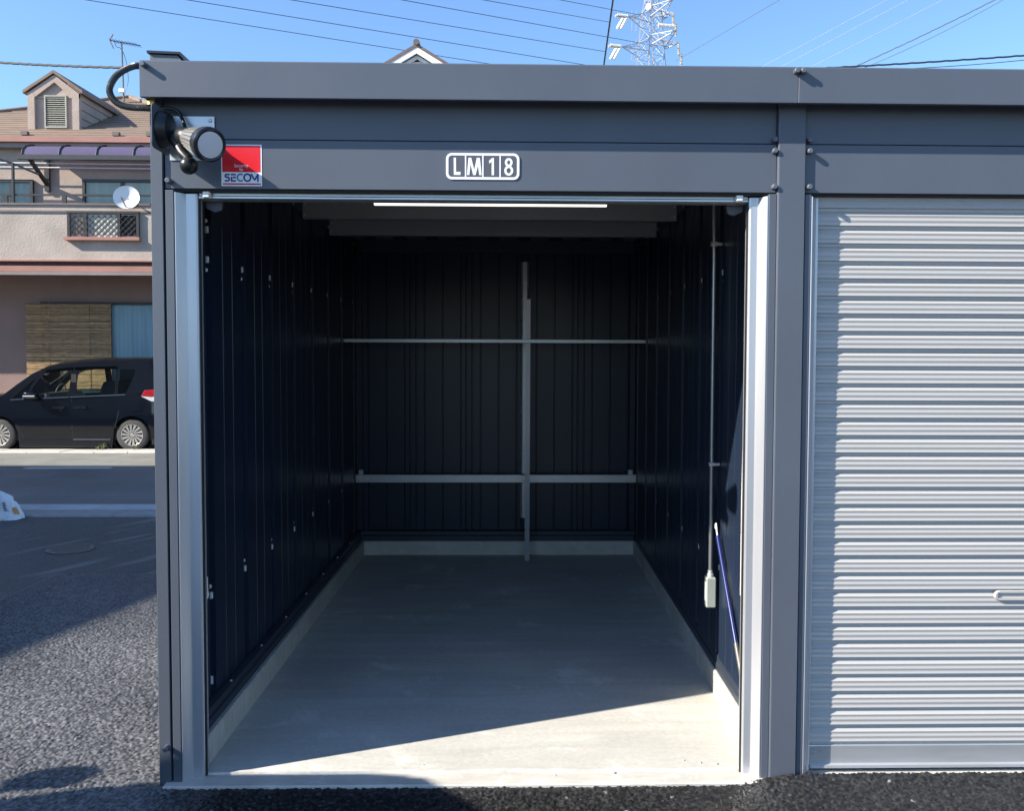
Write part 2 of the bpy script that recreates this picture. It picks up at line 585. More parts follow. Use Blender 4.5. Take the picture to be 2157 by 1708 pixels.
# coarse asphalt: real stones in the near ground
def stones(name, x0, x1, y0, y1, res, cell, amp, tone, fresh=False):
    nx, ny = int((x1 - x0) / res) + 1, int((y1 - y0) / res) + 1
    X, Y = np.meshgrid(np.linspace(x0, x1, nx), np.linspace(y0, y1, ny))
    gx, gy = np.floor(X / cell), np.floor(Y / cell)
    best = np.full(X.shape, 9.0)
    bid = np.zeros(X.shape)
    def h(a, b, k):
        v = np.sin(a * 127.1 + b * 311.7 + k * 74.7) * 43758.5453
        return v - np.floor(v)
    hz = np.zeros(X.shape)
    for i in (-1, 0, 1):
        for j in (-1, 0, 1):
            cx, cy = gx + i, gy + j
            px, py = (cx + 0.15 + 0.7 * h(cx, cy, 1)) * cell, (cy + 0.15 + 0.7 * h(cx, cy, 2)) * cell
            an = h(cx, cy, 5) * 3.14
            dx, dy = X - px, Y - py
            u, v = dx * np.cos(an) + dy * np.sin(an), -dx * np.sin(an) + dy * np.cos(an)
            d = np.sqrt((u * 0.8) ** 2 + (v * 1.25) ** 2) / cell
            q = d < best
            best = np.where(q, d, best)
            bid = np.where(q, h(cx, cy, 3), bid)
            hz = np.where(q, h(cx, cy, 4), hz)
    dome = np.sqrt(np.clip(1 - (best / 0.85) ** 2, 0, 1)) * (0.55 + 0.75 * hz)
    low = 0.004 * np.sin(X * 3.1 + 1.3) * np.sin(Y * 2.7)
    base = -SLOPE * np.clip(Y, 0, 16)
    t = np.clip((X - 0.93) / 0.30, 0, 1)
    mound = 0.034 * (t * t * (3 - 2 * t)) * np.clip(1 - (-0.04 - Y) / 1.2, 0, 1)
    nz = np.sin(X * 23.0) * np.sin(X * 61.0 + 1.0) * 0.5 + 0.5
    if fresh:
        mound = mound + (0.004 + 0.003 * nz) * np.clip((Y + 0.085) / 0.05, 0, 1)
    edge = np.minimum(np.minimum(X - x0, x1 - X), np.minimum(Y - y0, 50)) / 0.05
    edge = np.clip(edge, 0, 1)
    Z = base + mound + low + amp * (1 - 0.55 * np.clip((Y - 1.8) / 1.4, 0, 1)) * (dome - 0.55) - 0.012 * (1 - edge)
    tn = tone(X, Y)
    c = (0.40 + 1.25 * bid ** 1.6) * tn
    c = np.where((bid > 0.998) & (tn < 0.06), np.maximum(c * 3.0, 0.2), c)
    me = bpy.data.meshes.new(name)
    n = nx * ny
    me.vertices.add(n)
    me.vertices.foreach_set('co', np.stack([X, Y, Z], -1).astype(np.float32).ravel())
    I = np.arange(n).reshape(ny, nx)
    q = np.stack([I[:-1, :-1], I[:-1, 1:], I[1:, 1:], I[1:, :-1]], -1).reshape(-1, 4)
    nf = len(q)
    me.loops.add(nf * 4)
    me.loops.foreach_set('vertex_index', q.astype(np.int32).ravel())
    me.polygons.add(nf)
    me.polygons.foreach_set('loop_start', (np.arange(nf) * 4).astype(np.int32))
    me.update(calc_edges=True)
    at_ = me.color_attributes.new('tone', 'FLOAT_COLOR', 'POINT')
    col = np.stack([c * 0.98, c * 0.99, c * 1.03, np.ones_like(c)], -1)
    at_.data.foreach_set('color', col.astype(np.float32).ravel())
    me.materials.append(M['stones'])
    me.validate()
    o = bpy.data.objects.new(name, me)
    COL.objects.link(o)
    return struct(o)
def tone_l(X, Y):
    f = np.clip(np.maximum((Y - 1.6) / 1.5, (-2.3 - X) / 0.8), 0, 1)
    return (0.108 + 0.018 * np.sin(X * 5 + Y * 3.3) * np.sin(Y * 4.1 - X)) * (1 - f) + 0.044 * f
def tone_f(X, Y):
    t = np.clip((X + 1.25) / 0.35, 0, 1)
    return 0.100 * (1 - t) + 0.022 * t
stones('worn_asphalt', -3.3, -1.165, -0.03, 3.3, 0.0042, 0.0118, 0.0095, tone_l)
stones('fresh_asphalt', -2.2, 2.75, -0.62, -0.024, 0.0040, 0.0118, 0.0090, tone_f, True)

# ================================================================== STORAGE GARAGE
G = thing('storage_garage', 'dark grey metal storage garage with its front roller door open and a second door closed', 'garage', (0, 0, 0))
XL, XR, YB = -1.073, 1.081, 3.554
ZF = 0.0223
P_ = 0.4343
JY0 = 0.3667
# foundation ------------------------------------------------------
MB().box(-1.13, 1.15, 0.055, 3.66, -0.12, ZF).build('floor_slab', M['floor'], G)
MB().box(-1.13, 3.6, -0.042, 0.052, -0.12, 0.017).build('apron', M['apron'], G, bevel=0.004)
MB().prism([(-1.13, -0.1), (-1.0146, -0.1), (-1.0146, 0.124), (-1.0206, 0.13), (-1.13, 0.13)], 0.062, 3.47, 'y').build('foundation_kerb', M['kerbc'], G)
MB().prism([(1.16, -0.1), (1.16, 0.13), (1.0734, 0.13), (1.0674, 0.124), (1.0674, -0.1)], 0.062, 3.47, 'y').build('foundation_kerb', M['kerbc'], G)
MB().box(-1.13, 1.16, 3.473, 3.66, -0.1, 0.128).build('foundation_kerb', M['kerbc'], G, bevel=0.004)
rg_ = random.Random(9)
vs, fs = [], []
nseg = 150
for i in range(nseg + 1):
    x = -1.005 + 2.065 * i / nseg
    a = 0.5 + 0.5 * math.sin(x * 9 + math.sin(x * 31))
    hh = 0.002 + 0.002 * a + rg_.uniform(0, 0.0012)
    y0_ = 0.046 + 0.003 * math.sin(x * 14) + rg_.uniform(-0.0015, 0.0015)
    vs += [(x, y0_, 0.015), (x, y0_ + 0.004, ZF + hh * 0.3), (x, y0_ + 0.012, ZF + hh), (x, y0_ + 0.028 + 0.01 * a, ZF - 0.001)]
for i in range(nseg):
    for k in range(3):
        fs.append((i * 4 + k, (i + 1) * 4 + k, (i + 1) * 4 + k + 1, i * 4 + k + 1))
MB().add(vs, fs).build('mortar_ridge', M['floor'], G, smooth=True)
for x, y, r in ((0.52, 0.035, 0.008), (0.86, 0.10, 0.006), (0.80, 0.12, 0.005), (-0.2, 0.10, 0.004), (0.30, 0.02, 0.004), (0.92, 0.09, 0.007)):
    MB().lathe([(-0.4 * r, r * 0.8), (0.1 * r, r), (0.6 * r, r * 0.5)], (x, y, (ZF if y > 0.05 else 0.017) + 0.3 * r), (0.2, 0.1, 1), 7).build('mortar_crumb', M['kerbc'], G)
# base channels on the kerb
MB().prism([(XL - 0.05, 0.131), (-1.036, 0.131), (-1.036, 0.162), (-1.044, 0.168), (-1.044, 0.196), (-1.062, 0.203), (XL - 0.05, 0.203)], 0.065, 3.50, 'y').build('base_channel', M['paint_in2'], G)
MB().prism([(XR + 0.05, 0.131), (1.090 - 0.003, 0.131), (1.087, 0.131), (1.080, 0.131), (1.0865 - 0.005, 0.162), (1.0895 - 0.001, 0.168), (1.0885, 0.203), (XR + 0.05, 0.203)][:1] +
           [(1.0705 + 0.008, 0.131), (1.0785, 0.160), (1.072 + 0.0125, 0.168), (1.0845, 0.196), (1.098, 0.203), (XR + 0.05, 0.203)], 0.065, 3.50, 'y').build('base_channel', M['paint_in2'], G)
MB().prism([(3.485, 0.129), (3.485, 0.165), (3.497, 0.172), (3.497, 0.200), (3.52, 0.206), (3.62, 0.206), (3.62, 0.129)], -1.06, 1.075, 'x').build('base_channel', M['paint_in2'], G)
# side wall panels ------------------------------------------------
RD = 0.040
def side_profile(sign, x0):
    """one full panel pitch starting at a joint, along depth"""
    def X(o):
        return x0 + sign * o
    pr = [(0.0, RD), (0.004, 0.0)]
    for g in (0.125, 0.245):
        pr += [(g, 0.0), (g + 0.004, 0.005), (g + 0.008, 0.005), (g + 0.012, 0.0)]
    pr += [(P_ - 0.062, 0.0), (P_ - 0.056, RD), (P_, RD)]
    return [(X(o), u) for u, o in pr]
def clip_profile(pr, y0, y1, base):
    out = []
    for (xa, ya), (xb, yb) in zip(pr[:-1], pr[1:]):
        ya, yb = ya + base, yb + base
        if yb <= y0 or ya >= y1:
            continue
        def ip(t):
            return xa + (xb - xa) * (t - ya) / (yb - ya) if yb > ya else xa
        a, c = max(ya, y0), min(yb, y1)
        if not out:
            out.append((ip(a), a))
        out.append((ip(c), c))
    return out
ZT = 2.43
for sign, x0 in ((-1, XL), (1, XR)):
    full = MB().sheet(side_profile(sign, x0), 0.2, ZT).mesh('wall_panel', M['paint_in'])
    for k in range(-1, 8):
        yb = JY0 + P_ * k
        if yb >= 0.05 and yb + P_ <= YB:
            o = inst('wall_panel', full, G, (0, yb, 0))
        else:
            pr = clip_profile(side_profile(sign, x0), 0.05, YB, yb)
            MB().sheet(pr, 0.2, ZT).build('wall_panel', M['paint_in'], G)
    # outer skin
    MB().box(x0 + sign * 0.046, x0 + sign * 0.05, 0.03, 3.62, 0.13, 2.5).build('outer_skin', M['paint'], G)
    # row of punched holes on every panel edge
    hb = MB()
    for k in range(0, 8):
        for z in np.arange(0.32, 2.25, 0.103):
            yy = JY0 + P_ * k + 0.016
            s = 0.0028
            hb.add([(x0 - sign * 0.0008, yy - s, z - s), (x0 - sign * 0.0008, yy + s, z - s), (x0 - sign * 0.0008, yy + s, z + s), (x0 - sign * 0.0008, yy - s, z + s)], [(0, 1, 2, 3)])
    ho = hb.build('punched_holes', M['rubber'], G)
    ho['kind'] = 'stuff'
# clips with bolts on each joint
def clip_mesh(up):
    b = MB()
    d = 1 if up else -1
    b.box(-0.011, 0.011, -0.012, 0.0, -0.004 + d * 0.012 - 0.009, -0.004 + d * 0.012 + 0.013)
    b.lathe([(0, 0.0075), (0.007, 0.0075), (0.010, 0.004)], (0, 0, -0.004 - d * 0.020), (0, -1, 0), 10)
    return b.mesh('clip', M['zinc'], bevel=0.0015)
M['clipm'] = mat('clip_zinc', (0.72, 0.73, 0.73), 0.4, metal=0.15, var=0.06)
CU, CL = clip_mesh(True), clip_mesh(False)
for q in (CU, CL):
    q.materials[0] = M['clipm']
    for v in q.vertices:
        v.co.x *= 1.15
        v.co.z *= 1.2
for sign, x0 in ((-1, XL), (1, XR)):
    for k in range(8):
        yy = JY0 + P_ * k + 0.0015
        inst('clip', CU, G, (x0 + sign * 0.021, yy, 1.952))
        inst('clip', CL, G, (x0 + sign * 0.021, yy, 0.62))
    inst('clip', CL, G, (x0 + sign * 0.021, JY0 + 0.0015, 2.10))
# small screws along the base channel and the eaves channel
scr = MB().lathe([(0, 0.006), (0.004, 0.006), (0.006, 0.003)], (0, 0, 0), (0, 0, 1), 8).mesh('screw', M['zinc'])
for k in range(-1, 8):
    inst('screw', scr, G, (-1.052, JY0 + P_ * k + 0.12, 0.200))
    inst('screw', scr, G, (1.091, JY0 + P_ * k + 0.12, 0.200))
# eaves channel along the top of the side walls
for sign, x0 in ((-1, XL), (1, XR)):
    MB().box(min(x0 - sign * 0.012, x0 + sign * 0.05), max(x0 - sign * 0.012, x0 + sign * 0.05), 0.065, 3.56, 2.385, 2.47).build('eaves_channel', M['paint_in2'], G, bevel=0.003)
    for k in range(9):
        inst('screw', scr, G, (x0 - sign * 0.0125, 0.3 + P_ * k, 2.40), (0, -sign * math.pi / 2, 0))
# back wall panels ------------------------------------------------
def back_profile(x0):
    pr = [(0.0, 0.0), (0.020, 0.0), (0.024, 0.010), (0.030, 0.010), (0.034, 0.0)]
    for g in (0.085, 0.225, 0.365):
        pr += [(g, 0.0), (g + 0.004, 0.009), (g + 0.009, 0.009), (g + 0.013, 0.0)]
    pr += [(P_ - 0.028, 0.0), (P_ - 0.024, 0.010), (P_ - 0.018, 0.010), (P_ - 0.014, 0.0), (P_, 0.0)]
    return [(x0 + u, YB + o) for u, o in pr]
XB0 = 0.2216 - 3 * P_
for k in range(5):
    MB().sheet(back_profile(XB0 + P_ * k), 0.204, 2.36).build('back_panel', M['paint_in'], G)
hb = MB()
for k in range(6):
    for z in np.arange(0.35, 2.25, 0.1):
        xx = XB0 + P_ * k + 0.006
        hb.add([(xx - 0.003, YB - 0.001, z - 0.006), (xx + 0.003, YB - 0.001, z - 0.006), (xx + 0.003, YB - 0.001, z + 0.006), (xx - 0.003, YB - 0.001, z + 0.006)], [(0, 1, 2, 3)])
hb.build('punched_slots', M['rubber'], G)['kind'] = 'stuff'
MB().box(-1.15, 1.16, 3.605, 3.62, 0.13, 2.5).build('outer_skin', M['paint'], G)
MB().box(-1.06, 1.066, 3.50, 3.60, 2.355, 2.455).build('eaves_channel', M['paint_in2'], G, bevel=0.003)
MB().box(-1.075, -1.03, 3.51, 3.552, 0.207, 2.354).build('corner_stud', M['paint_in'], G, bevel=0.003)
MB().box(1.035, 1.08, 3.51, 3.552, 0.207, 2.354).build('corner_stud', M['paint_in'], G, bevel=0.003)
# roof sheets -----------------------------------------------------
def roof_profile(x0, wd):
    pr = []
    n = 2
    q = wd / n
    for k in range(n):
        a = x0 + k * q
        pr += [(a, 2.452), (a + q * 0.50, 2.452), (a + q * 0.60, 2.490), (a + q * 0.85, 2.490), (a + q * 0.95, 2.452)]
    pr.append((x0 + wd, 2.452))
    return pr
for k in range(10):
    MB().sheet(roof_profile(-1.13 + k * 0.47, 0.47), 0.06, 3.64, 'y').build('roof_panel', M['roof_in'], G)
for yy in (0.42, 1.10, 1.80, 2.50):
    o = MB().prism([(yy, 2.352), (yy + 0.055, 2.352), (yy + 0.055, 2.45), (yy, 2.45)], -1.061, 1.069, 'x').build('roof_purlin', M['beam'], G, bevel=0.003)
    for sx in (-1.045, 1.053):
        for z in (2.372, 2.430):
            i_ = inst('bolt', scr, G, (sx, yy - 0.0005, z), (math.pi / 2, 0, 0))

# posts, guides ---------------------------------------------------
YP = -0.010
def post(poly, name, m=M['paint'], z0=-0.05, z1=2.475, bev=0.0015):
    return MB().prism(poly, z0, z1, 'z').build(name, m, G, bevel=bev)
# left corner post: main face, shadow groove, return strip
post([(-1.151, YP), (-1.109, YP), (-1.109, 0.12), (-1.151, 0.12)], 'corner_post', z1=2.589)
post([(-1.1085, YP + 0.014), (-1.1015, YP + 0.014), (-1.1015, 0.06), (-1.1085, 0.06)], 'post_groove', M['rubber'], z1=2.17, bev=0)
post([(-1.101, YP + 0.001), (-1.0715, YP + 0.001), (-1.0715, 0.06), (-1.101, 0.06)], 'post_strip', z1=2.172)
# centre post between the two units
post([(1.0625, YP + 0.002), (1.0905, YP + 0.002), (1.0905, 0.06), (1.0625, 0.06)], 'post_strip', z1=2.172)
post([(1.0915, YP - 0.004), (1.0965, YP - 0.006), (1.190, YP - 0.006), (1.190, 0.12), (1.0915, 0.12)], 'centre_post', z1=2.589)
post([(1.1905, YP + 0.012), (1.1935, YP + 0.012), (1.1935, 0.06), (1.1905, 0.06)], 'post_groove', M['rubber'], z1=2.17, bev=0)
post([(1.194, YP + 0.002), (1.2165, YP + 0.002), (1.2165, 0.06), (1.194, 0.06)], 'post_strip', z1=2.172)
post([(3.30, YP), (3.40, YP), (3.40, 0.12), (3.30, 0.12)], 'corner_post', z1=2.589)
# door guides: flank then flat channel face, rubber lip
def guide(xo, xi, z0=-0.035, z1=2.165, lip=True):
    """xo outer edge at the post, xi inner edge towards the opening"""
    d = 1 if xi > xo else -1
    poly = [(xo, YP + 0.004), (xo + d * 0.005, YP + 0.002), (xo + d * 0.030, 0.026), (xi - d * 0.006, 0.026), (xi, 0.030), (xi, 0.075), (xo, 0.075)]
    o = MB().prism(poly, z0, z1, 'z').build('guide_rail', M['alu'], G, bevel=0.0012)
    if lip:
      MB().box(min(xi, xi + d * 0.005) + (0.0003 if d > 0 else 0), max(xi, xi + d * 0.005) - (0 if d > 0 else 0.0003), 0.036, 0.046, z0, z1 - 0.02).build('rubber_lip', M['rubber'], o)
    return o
guide(-1.071, -1.000)
guide(1.062, 1.000)
guide(1.217, 1.257, 0.02, lip=False)
guide(3.298, 3.236, 0.02, lip=False)
# fascia beam -----------------------------------------------------
def fascia(x0, x1, name='fascia_beam'):
    pr = [(-0.085, 2.476), (-0.085, 2.598), (-0.079, 2.603), (0.10, 2.603), (0.10, 2.592), (-0.079, 2.590), (-0.079, 2.482), (-0.068, 2.482), (-0.068, 2.476)]
    return MB().prism(pr, x0, x1, 'x').build(name, M['paint'], G, bevel=0.001)
fascia(-1.153, 1.1372)
fascia(1.1388, 3.44)
MB().box(-1.1525, 3.4395, 0.101, 3.66, 2.505, 2.515).build('roof_deck', M['paint'], G)
MB().box(-1.150, -1.146, -0.078, 0.098, 2.479, 2.588).build('beam_end_cap', M['paint'], G)
# header panels (upper band and lower panel for each unit)
def panel(x0, x1, z0, z1, y, name):
    return MB().box(x0, x1, y, y + 0.05, z0, z1).build(name, M['paint'], G, bevel=0.0015)
panel(-1.108, 1.090, 2.3545, 2.588, 0.004, 'upper_band')
panel(-1.104, 1.0903, 2.178, 2.3515, 0.0, 'header_panel')
panel(1.1912, 3.299, 2.3545, 2.588, 0.004, 'upper_band')
panel(1.1912, 3.299, 2.178, 2.3515, 0.0, 'header_panel')
MB().box(-1.10, 3.29, 0.012, 0.046, 2.17, 2.47).build('header_back', M['rubber'], G)
# bolts with long heads
bl = MB().lathe([(0, 0.0098), (0.022, 0.0098), (0.0245, 0.0075)], (0, 0, 0), (0, -1, 0), 16).mesh('bolt', M['boltm'], smooth=True)
def bolt(x, z, y=0.0):
    inst('bolt', bl, G, (x, y, z))
bolt(-1.134, 2.583, -0.085)
bolt(1.1275, 2.583, -0.085)
bolt(1.1500, 2.583, -0.085)
bolt(-1.087, 2.203)
bolt(-1.121, 0.149, YP)
for x in (1.080, 1.207):
    bolt(x, 2.366, 0.004)
    bolt(x, 2.325)
    bolt(x, 2.197)
# rolled-up door: bottom rail of the raised shutter in the opening
rs = MB()
rs.prism([(0.040, 2.1765), (0.040, 2.160), (0.034, 2.157), (0.034, 2.150), (0.046, 2.147), (0.092, 2.147), (0.092, 2.152), (0.06, 2.156), (0.06, 2.1765)], -0.999, 0.999, 'x')
rr = rs.build('raised_shutter', M['bar'], G, bevel=0.0008)
for x in (-0.965, 0.962):
    MB().box(x - 0.012, x + 0.012, 0.012, 0.0395, 2.149, 2.1775).build('stopper', M['white'], rr, bevel=0.003)
for x, d in ((-0.985, 1), (0.985, -1)):
    MB().prism([(x - d * 0.012, 2.15), (x + d * 0.05, 2.148), (x + d * 0.045, 2.118), (x + d * 0.02, 2.110), (x - d * 0.012, 2.125)], 0.10, 0.115, 'y').build('end_guard', M['boltm'], rr, bevel=0.002)
MB().lathe([(0, 0.105), (2.0, 0.105)], (-1.0, 0.20, 2.29), (1, 0, 0), 28).build('shutter_roll', M['shelf'], rr, smooth=True)
# closed shutter of the second unit: bottom bar, one slat per object
SP = 0.06443
YS = 0.040
bp_ = MB()
bp_.box(1.2575, 3.235, YS + 0.012, YS + 0.016, 0.05, 2.18)
RS = bp_.build('roller_shutter', M['rubber'], G)
def slat_profile():
    z0 = 0.0
    pr = [(0.0070, z0), (0.0066, -0.0012), (-0.0050, -0.0115)]
    n = 18
    for i in range(1, n):
        t = i / n
        z = -0.0115 - t * 0.0370
        pr.append((-0.0040 - 0.0010 * math.cos(t * 4 * math.pi), z))
    pr += [(-0.0054, -0.0490), (0.0030, -0.0520), (0.0034, -0.0600), (0.0026, -0.0618), (0.0062, -0.0628), (0.0062, -SP - 0.0005)]
    return [(YS + a, z) for a, z in pr]
sm = MB().sheet(slat_profile(), 1.240, 3.250, 'x').mesh('slat', M['slat'], smooth=False)
for p in sm.polygons:
    p.use_smooth = True
sm.set_sharp_from_angle(angle=math.radians(45))
NS = 32
rsl = random.Random(21)
for k in range(NS):
    z = 2.052 + 2 * SP - k * SP
    so = inst('slat', sm, RS, (0, 0, z))
    so.location.y += rsl.uniform(-0.0006, 0.0006)
    so.rotation_euler = (0, rsl.uniform(-0.0004, 0.0004), 0)
bb = MB().prism([(YS + 0.008, 0.120), (YS - 0.003, 0.120), (YS - 0.004, 0.116), (YS - 0.004, 0.050), (YS - 0.014, 0.046), (YS - 0.015, 0.036), (YS + 0.03, 0.034), (YS + 0.03, 0.05), (YS + 0.008, 0.06)], 1.2585, 3.2345, 'x').build('bottom_bar', M['bar'], RS)
# recessed pull on the shutter
hx0, hx1, hz0, hz1 = 1.945, 2.085, 0.6715, 0.7095
o_, i_ = rrect(hx0, hx1, hz0, hz1, 0.019), rrect(hx0 + 0.012, hx1 - 0.012, hz0 + 0.010, hz1 - 0.009, 0.003)
hb = MB()
n = len(o_)
yf = YS - 0.0145
vs = [(p[0], yf + 0.010, p[1]) for p in o_] + [(p[0] + (0.003 if p[0] < 2 else -0.003), yf, p[1] * 0.88 + 0.12 * 0.6905) for p in o_] + [(p[0], yf + 0.0005, p[1]) for p in i_] + [(p[0], yf + 0.0078, p[1]) for p in i_]
fs = []
for r in range(3):
    for k in range(n):
        fs.append((r * n + k, r * n + (k + 1) % n, (r + 1) * n + (k + 1) % n, (r + 1) * n + k))
fs.append(tuple(3 * n + k for k in range(n)))
hb.add(vs, fs).build('pull_handle', M['slat'], RS)
# things fixed inside the left jamb: lock tongue, label
lk = MB().prism([(0.078, 0.66), (0.078, 0.745), (0.118, 0.745), (0.120, 0.69), (0.128, 0.678), (0.122, 0.664), (0.100, 0.656)], -1.016, -1.012, 'x').build('lock_tongue', M['white'], G, bevel=0.001)
lq = MB().box(XL - 0.030, XL - 0.012, JY0 - 0.001, JY0 + 0.0005, 0.235, 0.268).build('rating_label', M['sticker'], G)
# pale lock rod on the right jamb
MB().prism([(0.110, 0.92), (0.150, 0.905), (0.152, 1.02), (0.118, 2.02), (0.110, 2.02)], 1.019, 1.022, 'x').build('jamb_tape', M['cream'], G)
MB().box(1.016, 1.021, 0.120, 0.128, 0.62, 0.904).build('jamb_tape', M['cream'], G)
MB().box(1.018, 1.023, 0.138, 0.148, 0.66, 0.904).build('jamb_tape', M['cream'], G)
# upright on the back wall with slotted edges
up = MB().prism([(0.190, 3.551), (0.190, 3.535), (0.205, 3.525), (0.238, 3.525), (0.253, 3.535), (0.253, 3.551)], 0.30, 2.29, 'z').build('wall_upright', M['shelf'], G, bevel=0.001)
sb = MB()
for z in np.arange(0.36, 2.1, 0.092):
    for xx in (0.1945, 0.2445):
        sb.box(xx, xx + 0.006, 3.5275, 3.531, z, z + 0.01)
sb.build('upright_slots', M['rubber'], up)['kind'] = 'stuff'

# ================================================================== THINGS IN AND ON THE GARAGE
# lower back rail, upper rail, leaning flat strip
sh = thing('shelf_frame', 'bare steel shelf frame of two cross rails and a slotted strip against the back wall', 'shelf', (0.22, 3.3, ZF))
z1 = at(745, 1003, 3.46).z
MB().box(at(745, 1010, 3.46).x, at(1347, 1010, 3.46).x, 3.455, 3.483, at(1000, 1017, 3.46).z, at(1000, 1000, 3.46).z).build('lower_rail', M['shelf'], sh, bevel=0.003)
MB().box(at(721, 718, 3.05).x, at(1361, 718, 3.05).x, 3.05, 3.065, at(1000, 722, 3.05).z, at(1000, 714.5, 3.05).z).build('upper_rail', M['shelf'], sh, bevel=0.002)
zt = at(1107, 630, 3.04).z
MB().add([(0.226, 3.038, zt), (0.256, 3.038, zt), (0.256, 3.036, zt), (0.226, 3.036, zt)] + [(0.221, 3.285, ZF), (0.257, 3.285, ZF), (0.257, 3.281, ZF), (0.221, 3.281, ZF)],
         [(0, 1, 2, 3), (7, 6, 5, 4), (0, 4, 5, 1), (1, 5, 6, 2), (2, 6, 7, 3), (3, 7, 4, 0)]).build('slotted_strip', M['shelf'], sh)
for x in (-1.035, 1.04):
    MB().box(x - 0.018, x + 0.018, 3.46, 3.50, at(1000, 1002, 3.46).z, at(1000, 990, 3.46).z).build('corner_bracket', M['shelf'], sh, bevel=0.002)

# LED batten
lt = thing('led_batten', 'lit white LED strip light under the roof beam inside the open garage', 'light', (0.05, 1.12, 2.33))
xa, xb = at(788, 428, 1.12).x, at(1278, 428, 1.12).x
MB().box(xa - 0.04, xb + 0.02, 1.105, 1.15, 2.336, 2.3515).build('housing', M['white'], lt, bevel=0.003)
MB().prism([(1.108, 2.3355), (1.112, 2.3175), (1.120, 2.313), (1.135, 2.313), (1.143, 2.3175), (1.147, 2.3355)], xa, xb, 'x').build('diffuser', M['led'], lt)
MB().box(xa - 0.085, xa - 0.042, 1.11, 1.145, 2.322, 2.3515).build('end_plug', M['shelf'], lt, bevel=0.004)

# conduit and switch box on the right wall
cdt = thing('electrical_conduit', 'thin steel conduit pipe with a switch box at its foot on the right inner wall', 'conduit', (1.045, 0.77, 0.4))
px, py = 1.045, 0.765
M['pipe'] = mat('conduit_steel', (0.36, 0.37, 0.37), 0.32, metal=0.7, var=0.08, vscale=9)
MB().tube([(px, py, 0.585), (px, py, 2.44)], 0.0095, 12).build('pipe', M['pipe'], cdt, smooth=True)
sw = MB().box(1.022, 1.066, 0.735, 0.79, 0.432, 0.570).build('switch_box', M['switch'], cdt, bevel=0.004)
MB().box(1.020, 1.0215, 0.745, 0.775, 0.462, 0.547).build('cover_label', M['sticker'], sw)
MB().lathe([(0, 0.016), (0.012, 0.016), (0.013, 0.012), (0.028, 0.012)], (px, py, 0.571), (0, 0, 1), 12).build('connector', M['zinc'], cdt)
MB().box(1.046, 1.081, 0.755, 0.775, 2.082, 2.094).box(1.030, 1.060, 0.752, 0.778, 2.078, 2.098).build('clamp', M['zinc'], cdt, bevel=0.002)
MB().box(1.046, 1.081, 0.755, 0.775, 1.082, 1.094).box(1.032, 1.058, 0.754, 0.776, 1.080, 1.096).build('clamp', M['zinc'], cdt, bevel=0.002)

# blue pull rod leaning in the corner
rod = thing('shutter_pole', 'blue shutter pulling pole with a steel hook leaning on the right inner wall', 'pole', (1.06, 0.2, 0.2))
pt, pb = Vector((1.060, 0.695, 0.772)), Vector((1.070, 0.225, 0.206))
d = (pt - pb).normalized()
MB().tube([pb + d * 0.235, pt], 0.0098, 12).build('shaft', M['blue_rod'], rod, smooth=True)
MB().tube([pb, pb + d * 0.24], 0.0105, 12).build('grip', M['steel_dark'], rod, smooth=True)
hp = [pt - d * 0.01, pt + d * 0.02, pt + Vector((0, 0.02, 0.035)), pt + Vector((0, 0.03, 0.05)), pt + Vector((0, 0.045, 0.045)), pt + Vector((0, 0.045, 0.025))]
MB().tube(hp, 0.004, 8).build('hook', M['zinc'], rod, smooth=True)

# numbered sign LM18
YG = -0.0035
pl = thing('number_plate', 'white framed number sign reading LM18 on the header above the open door', 'sign', (0.0285, 0, 2.264))
x0, x1, zb, zt = -0.103, 0.160, 2.217, 2.311
MB().prism(rrect(x0 + 0.004, x1 - 0.004, zb + 0.004, zt - 0.004, 0.015), YG + 0.001, 0.0, 'y').build('plate', M['cell'], pl)
oo, ii = rrect(x0, x1, zb, zt, 0.021), rrect(x0 + 0.0088, x1 - 0.0088, zb + 0.0088, zt - 0.0088, 0.013)
n = len(oo)
fb = MB().add([(p[0], YG, p[1]) for p in oo] + [(p[0], YG, p[1]) for p in ii] + [(p[0], 0, p[1]) for p in oo], [(k, (k + 1) % n, n + (k + 1) % n, n + k) for k in range(n)] + [(k, (k + 1) % n, 2 * n + (k + 1) % n, 2 * n + k) for k in range(n)])
fb.build('frame', M['sticker'], pl)
sx = (x1 - x0) / 1832.0     # photograph units of the sign close-up
def cpt(px, py):
    return (x0 + (px - 122) * sx, zt - (py - 198) * (zt - zb) / 658.0)
for q in (610, 1042, 1472):
    a = cpt(q - 17, 255)
    c = cpt(q + 17, 800)
    MB().box(a[0], c[0], YG + 0.0002, YG + 0.001, c[1], a[1]).build('divider', M['sticker'], pl)
def poly(pts, name):
    b = MB()
    bm_pts = [cpt(*p) for p in pts]
    b.prism(bm_pts, YG + 0.0001, YG + 0.0011, 'y')
    b.build(name, M['sticker'], pl)
b = MB()
for pts in ([(312, 315), (372, 315), (374, 668), (374, 745), (318, 745)], [(374, 668), (485, 668), (485, 745), (374, 745)]):
    b.prism([cpt(*p) for p in pts], YG + 0.0001, YG + 0.001, 'y')
b.build('letter', M['sticker'], pl)
b = MB()
for pts in ([(682, 315), (752, 315), (705, 745), (645, 745)], [(752, 315), (862, 745), (800, 745), (700, 345)], [(890, 315), (960, 345), (862, 745), (800, 745)], [(890, 315), (968, 315), (1012, 745), (952, 745)]):
    k = len(b.v) / 8 * 0.00005
    b.prism([cpt(*p) for p in pts], YG + 0.0001 - k, YG + 0.001, 'y')
b.build('letter', M['sticker'], pl)
b = MB()
b.prism([cpt(*p) for p in [(1262, 315), (1318, 315), (1322, 745), (1260, 745)]], YG + 0.0001, YG + 0.001, 'y')
